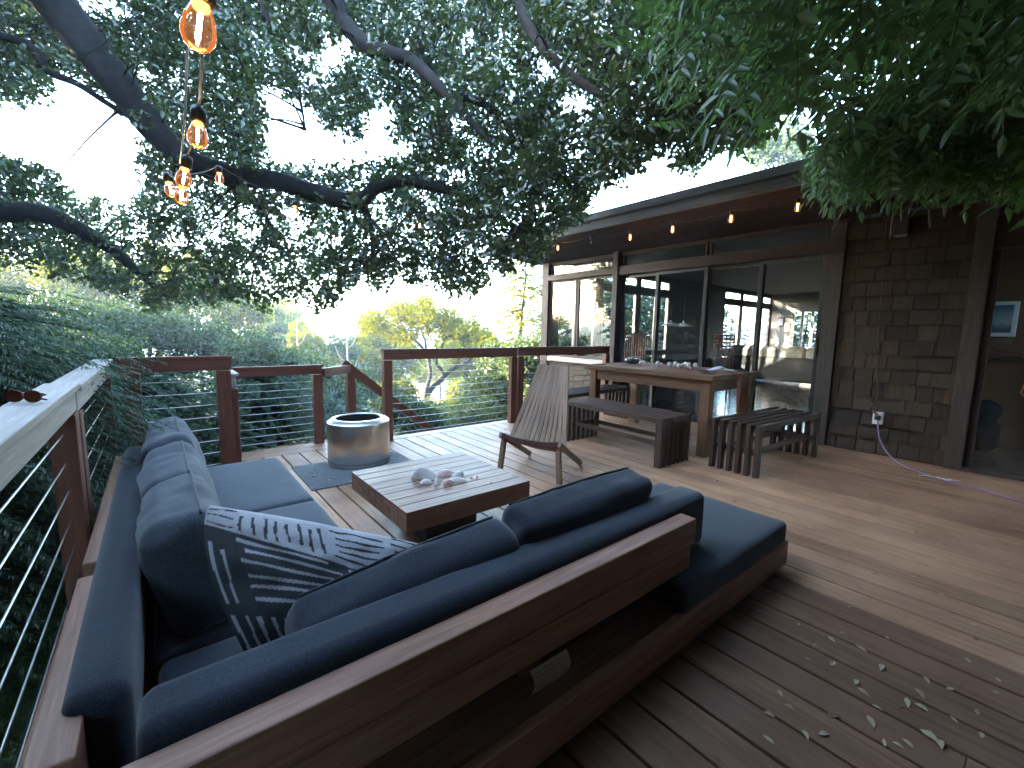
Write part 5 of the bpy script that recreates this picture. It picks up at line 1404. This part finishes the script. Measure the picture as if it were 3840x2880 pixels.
# ================================================================== DRY LEAVES ON THE DECK
DRY = [plain('dry_leaf_pale', (.42, .34, .22), .8, nscale=30, var=.25), plain('dry_leaf_brown', (.17, .10, .06), .8, nscale=30, var=.3), plain('dry_leaf_tan', (.32, .23, .14), .8, nscale=30, var=.25)]
def dry_mesh(seed, mtl):
    r = random.Random(seed); n = 9; vs = []; fs = []; curl = r.uniform(.2, .7); w0 = r.uniform(.32, .5)
    for i in range(n + 1):
        t = i / n; w = w0 * math.sin(PI * min(.98, max(.03, t ** .8))) * .5
        zc = .18 * math.sin(PI * t) * curl + .10 * (t - .4) ** 2
        for s in (-1, -.5, 0, .5, 1): vs.append((t - .5, s * w, zc + curl * .42 * w * abs(s) ** 1.5 + .02 * math.sin(s * 5 + i)))
    for i in range(n):
        for k in range(4): fs.append((i * 5 + k, i * 5 + k + 1, (i + 1) * 5 + k + 1, (i + 1) * 5 + k))
    v = np.array(vs); v[:, 1] += .25 * r.uniform(-1, 1) * v[:, 0] ** 2; v[:, 2] += r.uniform(.1, .5) * np.abs(v[:, 1]) * (v[:, 0] + .5); v[:, 2] -= v[:, 2].min()
    me = fast_mesh('fallen_leaf', v, np.array(fs), mtl, True); return me
dry = [dry_mesh(i, DRY[(0, 0, 2, 1, 0, 2)[i]]) for i in range(6)]
def drop(p, L, a, k, label, group='dry leaves fallen on the deck'):
    o = put('fallen_leaf', dry[k]); o.location = (p[0], p[1], p[2] + .0015); o.rotation_euler = (random.uniform(-.12, .12), random.uniform(-.12, .12), a); o.scale = (L, L, L)
    md = o.modifiers.new('thick', 'SOLIDIFY'); md.thickness = .02
    tag(o, label, 'leaf', group)
NEAR = [(1905, 1444, .05, 0), (1800, 1548, .045, 3), (1740, 1590, .045, 0), (1780, 1588, .035, 0), (2010, 1595, .06, 0), (2030, 1610, .045, 0), (1880, 1560, .04, 0), (1895, 1530, .04, 4), (1910, 1605, .035, 4), (1940, 1612, .035, 0), (1960, 1608, .04, 0), (1685, 1500, .035, 4), (1705, 1530, .045, 2), (1660, 1545, .04, 5), (1850, 1475, .035, 0), (1865, 1498, .04, 5), (1985, 1500, .045, 2), (2000, 1470, .04, 0), (1960, 1520, .045, 4), (1990, 1530, .04, 0), (2060, 1555, .03, 4), (2120, 1590, .03, 0), (1725, 1350, .025, 4), (1760, 1395, .028, 2), (1820, 1370, .04, 2), (1835, 1380, .02, 3), (1915, 1378, .025, 0), (1975, 1247, .022, 0), (1780, 1268, .018, 0), (1835, 1312, .02, 0), (2075, 1380, .022, 0), (2090, 1428, .022, 0), (2155, 1470, .025, 0), (2110, 1540, .028, 2), (1640, 1320, .02, 4), (1885, 1220, .014, 0), (1550, 1640, .03, 3), (1860, 1400, .025, 4), (1745, 1425, .022, 1), (1800, 1435, .04, 1)]
for i, (x, y, L, k) in enumerate(NEAR):
    drop(on_axis(x, y, 2, 0), L * random.uniform(.65, 1.0), random.uniform(0, 6.28), k, 'dry curled leaf lying on the dark boards at the lower right')
spots = 0
def blocked(x, y):
    return (x < .64 and y > .7) or (-.2 < x < 2.36 and .68 < y < 1.44) or (.8 < x < 1.58 and 1.73 < y < 2.5) or (math.hypot(x - 1.272, y - 3.6) < .27) or (3.75 < x < 4.8 and 1.85 < y < 3.4 and random.random() < .8) or (x > 5.2) or (x < .5 and y > 3.5) or (.765 < x < 1.65 and 3.08 < y < 3.75)
while spots < 215:
    x, y = random.uniform(.5, 5.2), random.uniform(-.6, 4.1)
    if blocked(x, y): continue
    if x * .2 + .7 > y and x < 2.2: continue
    drop((x, y, 0), random.uniform(.018, .036), random.uniform(0, 6.28), random.randrange(6), 'small dry leaf scattered over the open deck boards'); spots += 1
k = 0
while k < 45:
    x, y = random.uniform(1.2, 4.6), random.uniform(-.5, 1.3)
    if blocked(x, y) or x * .2 + .2 < y and x < 2.4: continue
    drop((x, y, 0), random.uniform(.02, .036), random.uniform(0, 6.28), random.randrange(6), 'small dry leaf scattered over the open deck boards'); k += 1
for _ in range(22):
    a = random.uniform(.8, 1.62), random.uniform(3.1, 3.7)
    if math.hypot(a[0] - 1.272, a[1] - 3.6) < .27: continue
    drop((*a, .0075), random.uniform(.028, .045), random.uniform(0, 6.28), random.choice((0, 4, 2)), 'small pale dry leaf lying on the grey fire pit mat', 'dry leaves on the fire pit mat')

# ================================================================== HAZE
m = MB(); m.b2((-460, -460, -26), (465, 465, 14.5))
def hazemat():
    mm = bpy.data.materials.new('flare_veil_haze'); mm.use_nodes = True; nt = mm.node_tree; nt.nodes.clear()
    o = nt.nodes.new('ShaderNodeOutputMaterial'); p = nt.nodes.new('ShaderNodeVolumePrincipled')
    p.inputs['Color'].default_value = (.66, .84, 1.0, 1); p.inputs['Density'].default_value = HAZE; p.inputs['Anisotropy'].default_value = .35
    nt.links.new(p.outputs[0], o.inputs['Volume']); return mm
HAZE = .0026
o = m.obj('haze', hazemat()); tag(o, 'added bluish haze standing in for the lens flare veil', 'haze', kind='stuff')  # haze volume added to imitate the veil of lens flare
# ================================================================== LIGHT
SE, SAZ = math.radians(11), math.radians(-66)
sd = Vector((math.sin(SAZ) * math.cos(SE), math.cos(SAZ) * math.cos(SE), math.sin(SE)))
sl = bpy.data.lights.new('sun', 'SUN'); sl.energy = 2.0; sl.angle = math.radians(.5); sl.color = (1, .86, .62)
so = bpy.data.objects.new('sun', sl); COL.objects.link(so); so.rotation_euler = sd.to_track_quat('Z', 'Y').to_euler()
w = bpy.data.worlds.new('World'); sc.world = w; w.use_nodes = True
nt = w.node_tree; nt.nodes.clear()
sky = nt.nodes.new('ShaderNodeTexSky'); sky.sky_type = 'NISHITA'; sky.sun_disc = False
sky.sun_elevation = SE; sky.sun_rotation = SAZ; sky.altitude = 150; sky.dust_density = 1.3; sky.air_density = 1.0; sky.ozone_density = 1.4
bg = nt.nodes.new('ShaderNodeBackground'); bg.inputs['Strength'].default_value = .15
wo = nt.nodes.new('ShaderNodeOutputWorld'); nt.links.new(sky.outputs[0], bg.inputs[0]); nt.links.new(bg.outputs[0], wo.inputs[0])

sc.render.engine = 'CYCLES'
cy = sc.cycles; cy.max_bounces = 8; cy.diffuse_bounces = 4; cy.glossy_bounces = 4; cy.transmission_bounces = 4; cy.transparent_max_bounces = 16
cy.sample_clamp_indirect = 6; cy.use_denoising = True; cy.use_adaptive_sampling = True; cy.adaptive_threshold = .015
cy.caustics_reflective = False; cy.caustics_refractive = False
vs_ = sc.view_settings
sc.display_settings.display_device = 'sRGB'; vs_.view_transform = 'Standard'; vs_.look = 'None'; vs_.gamma = 1; vs_.use_curve_mapping = False
vs_.exposure = 5.4
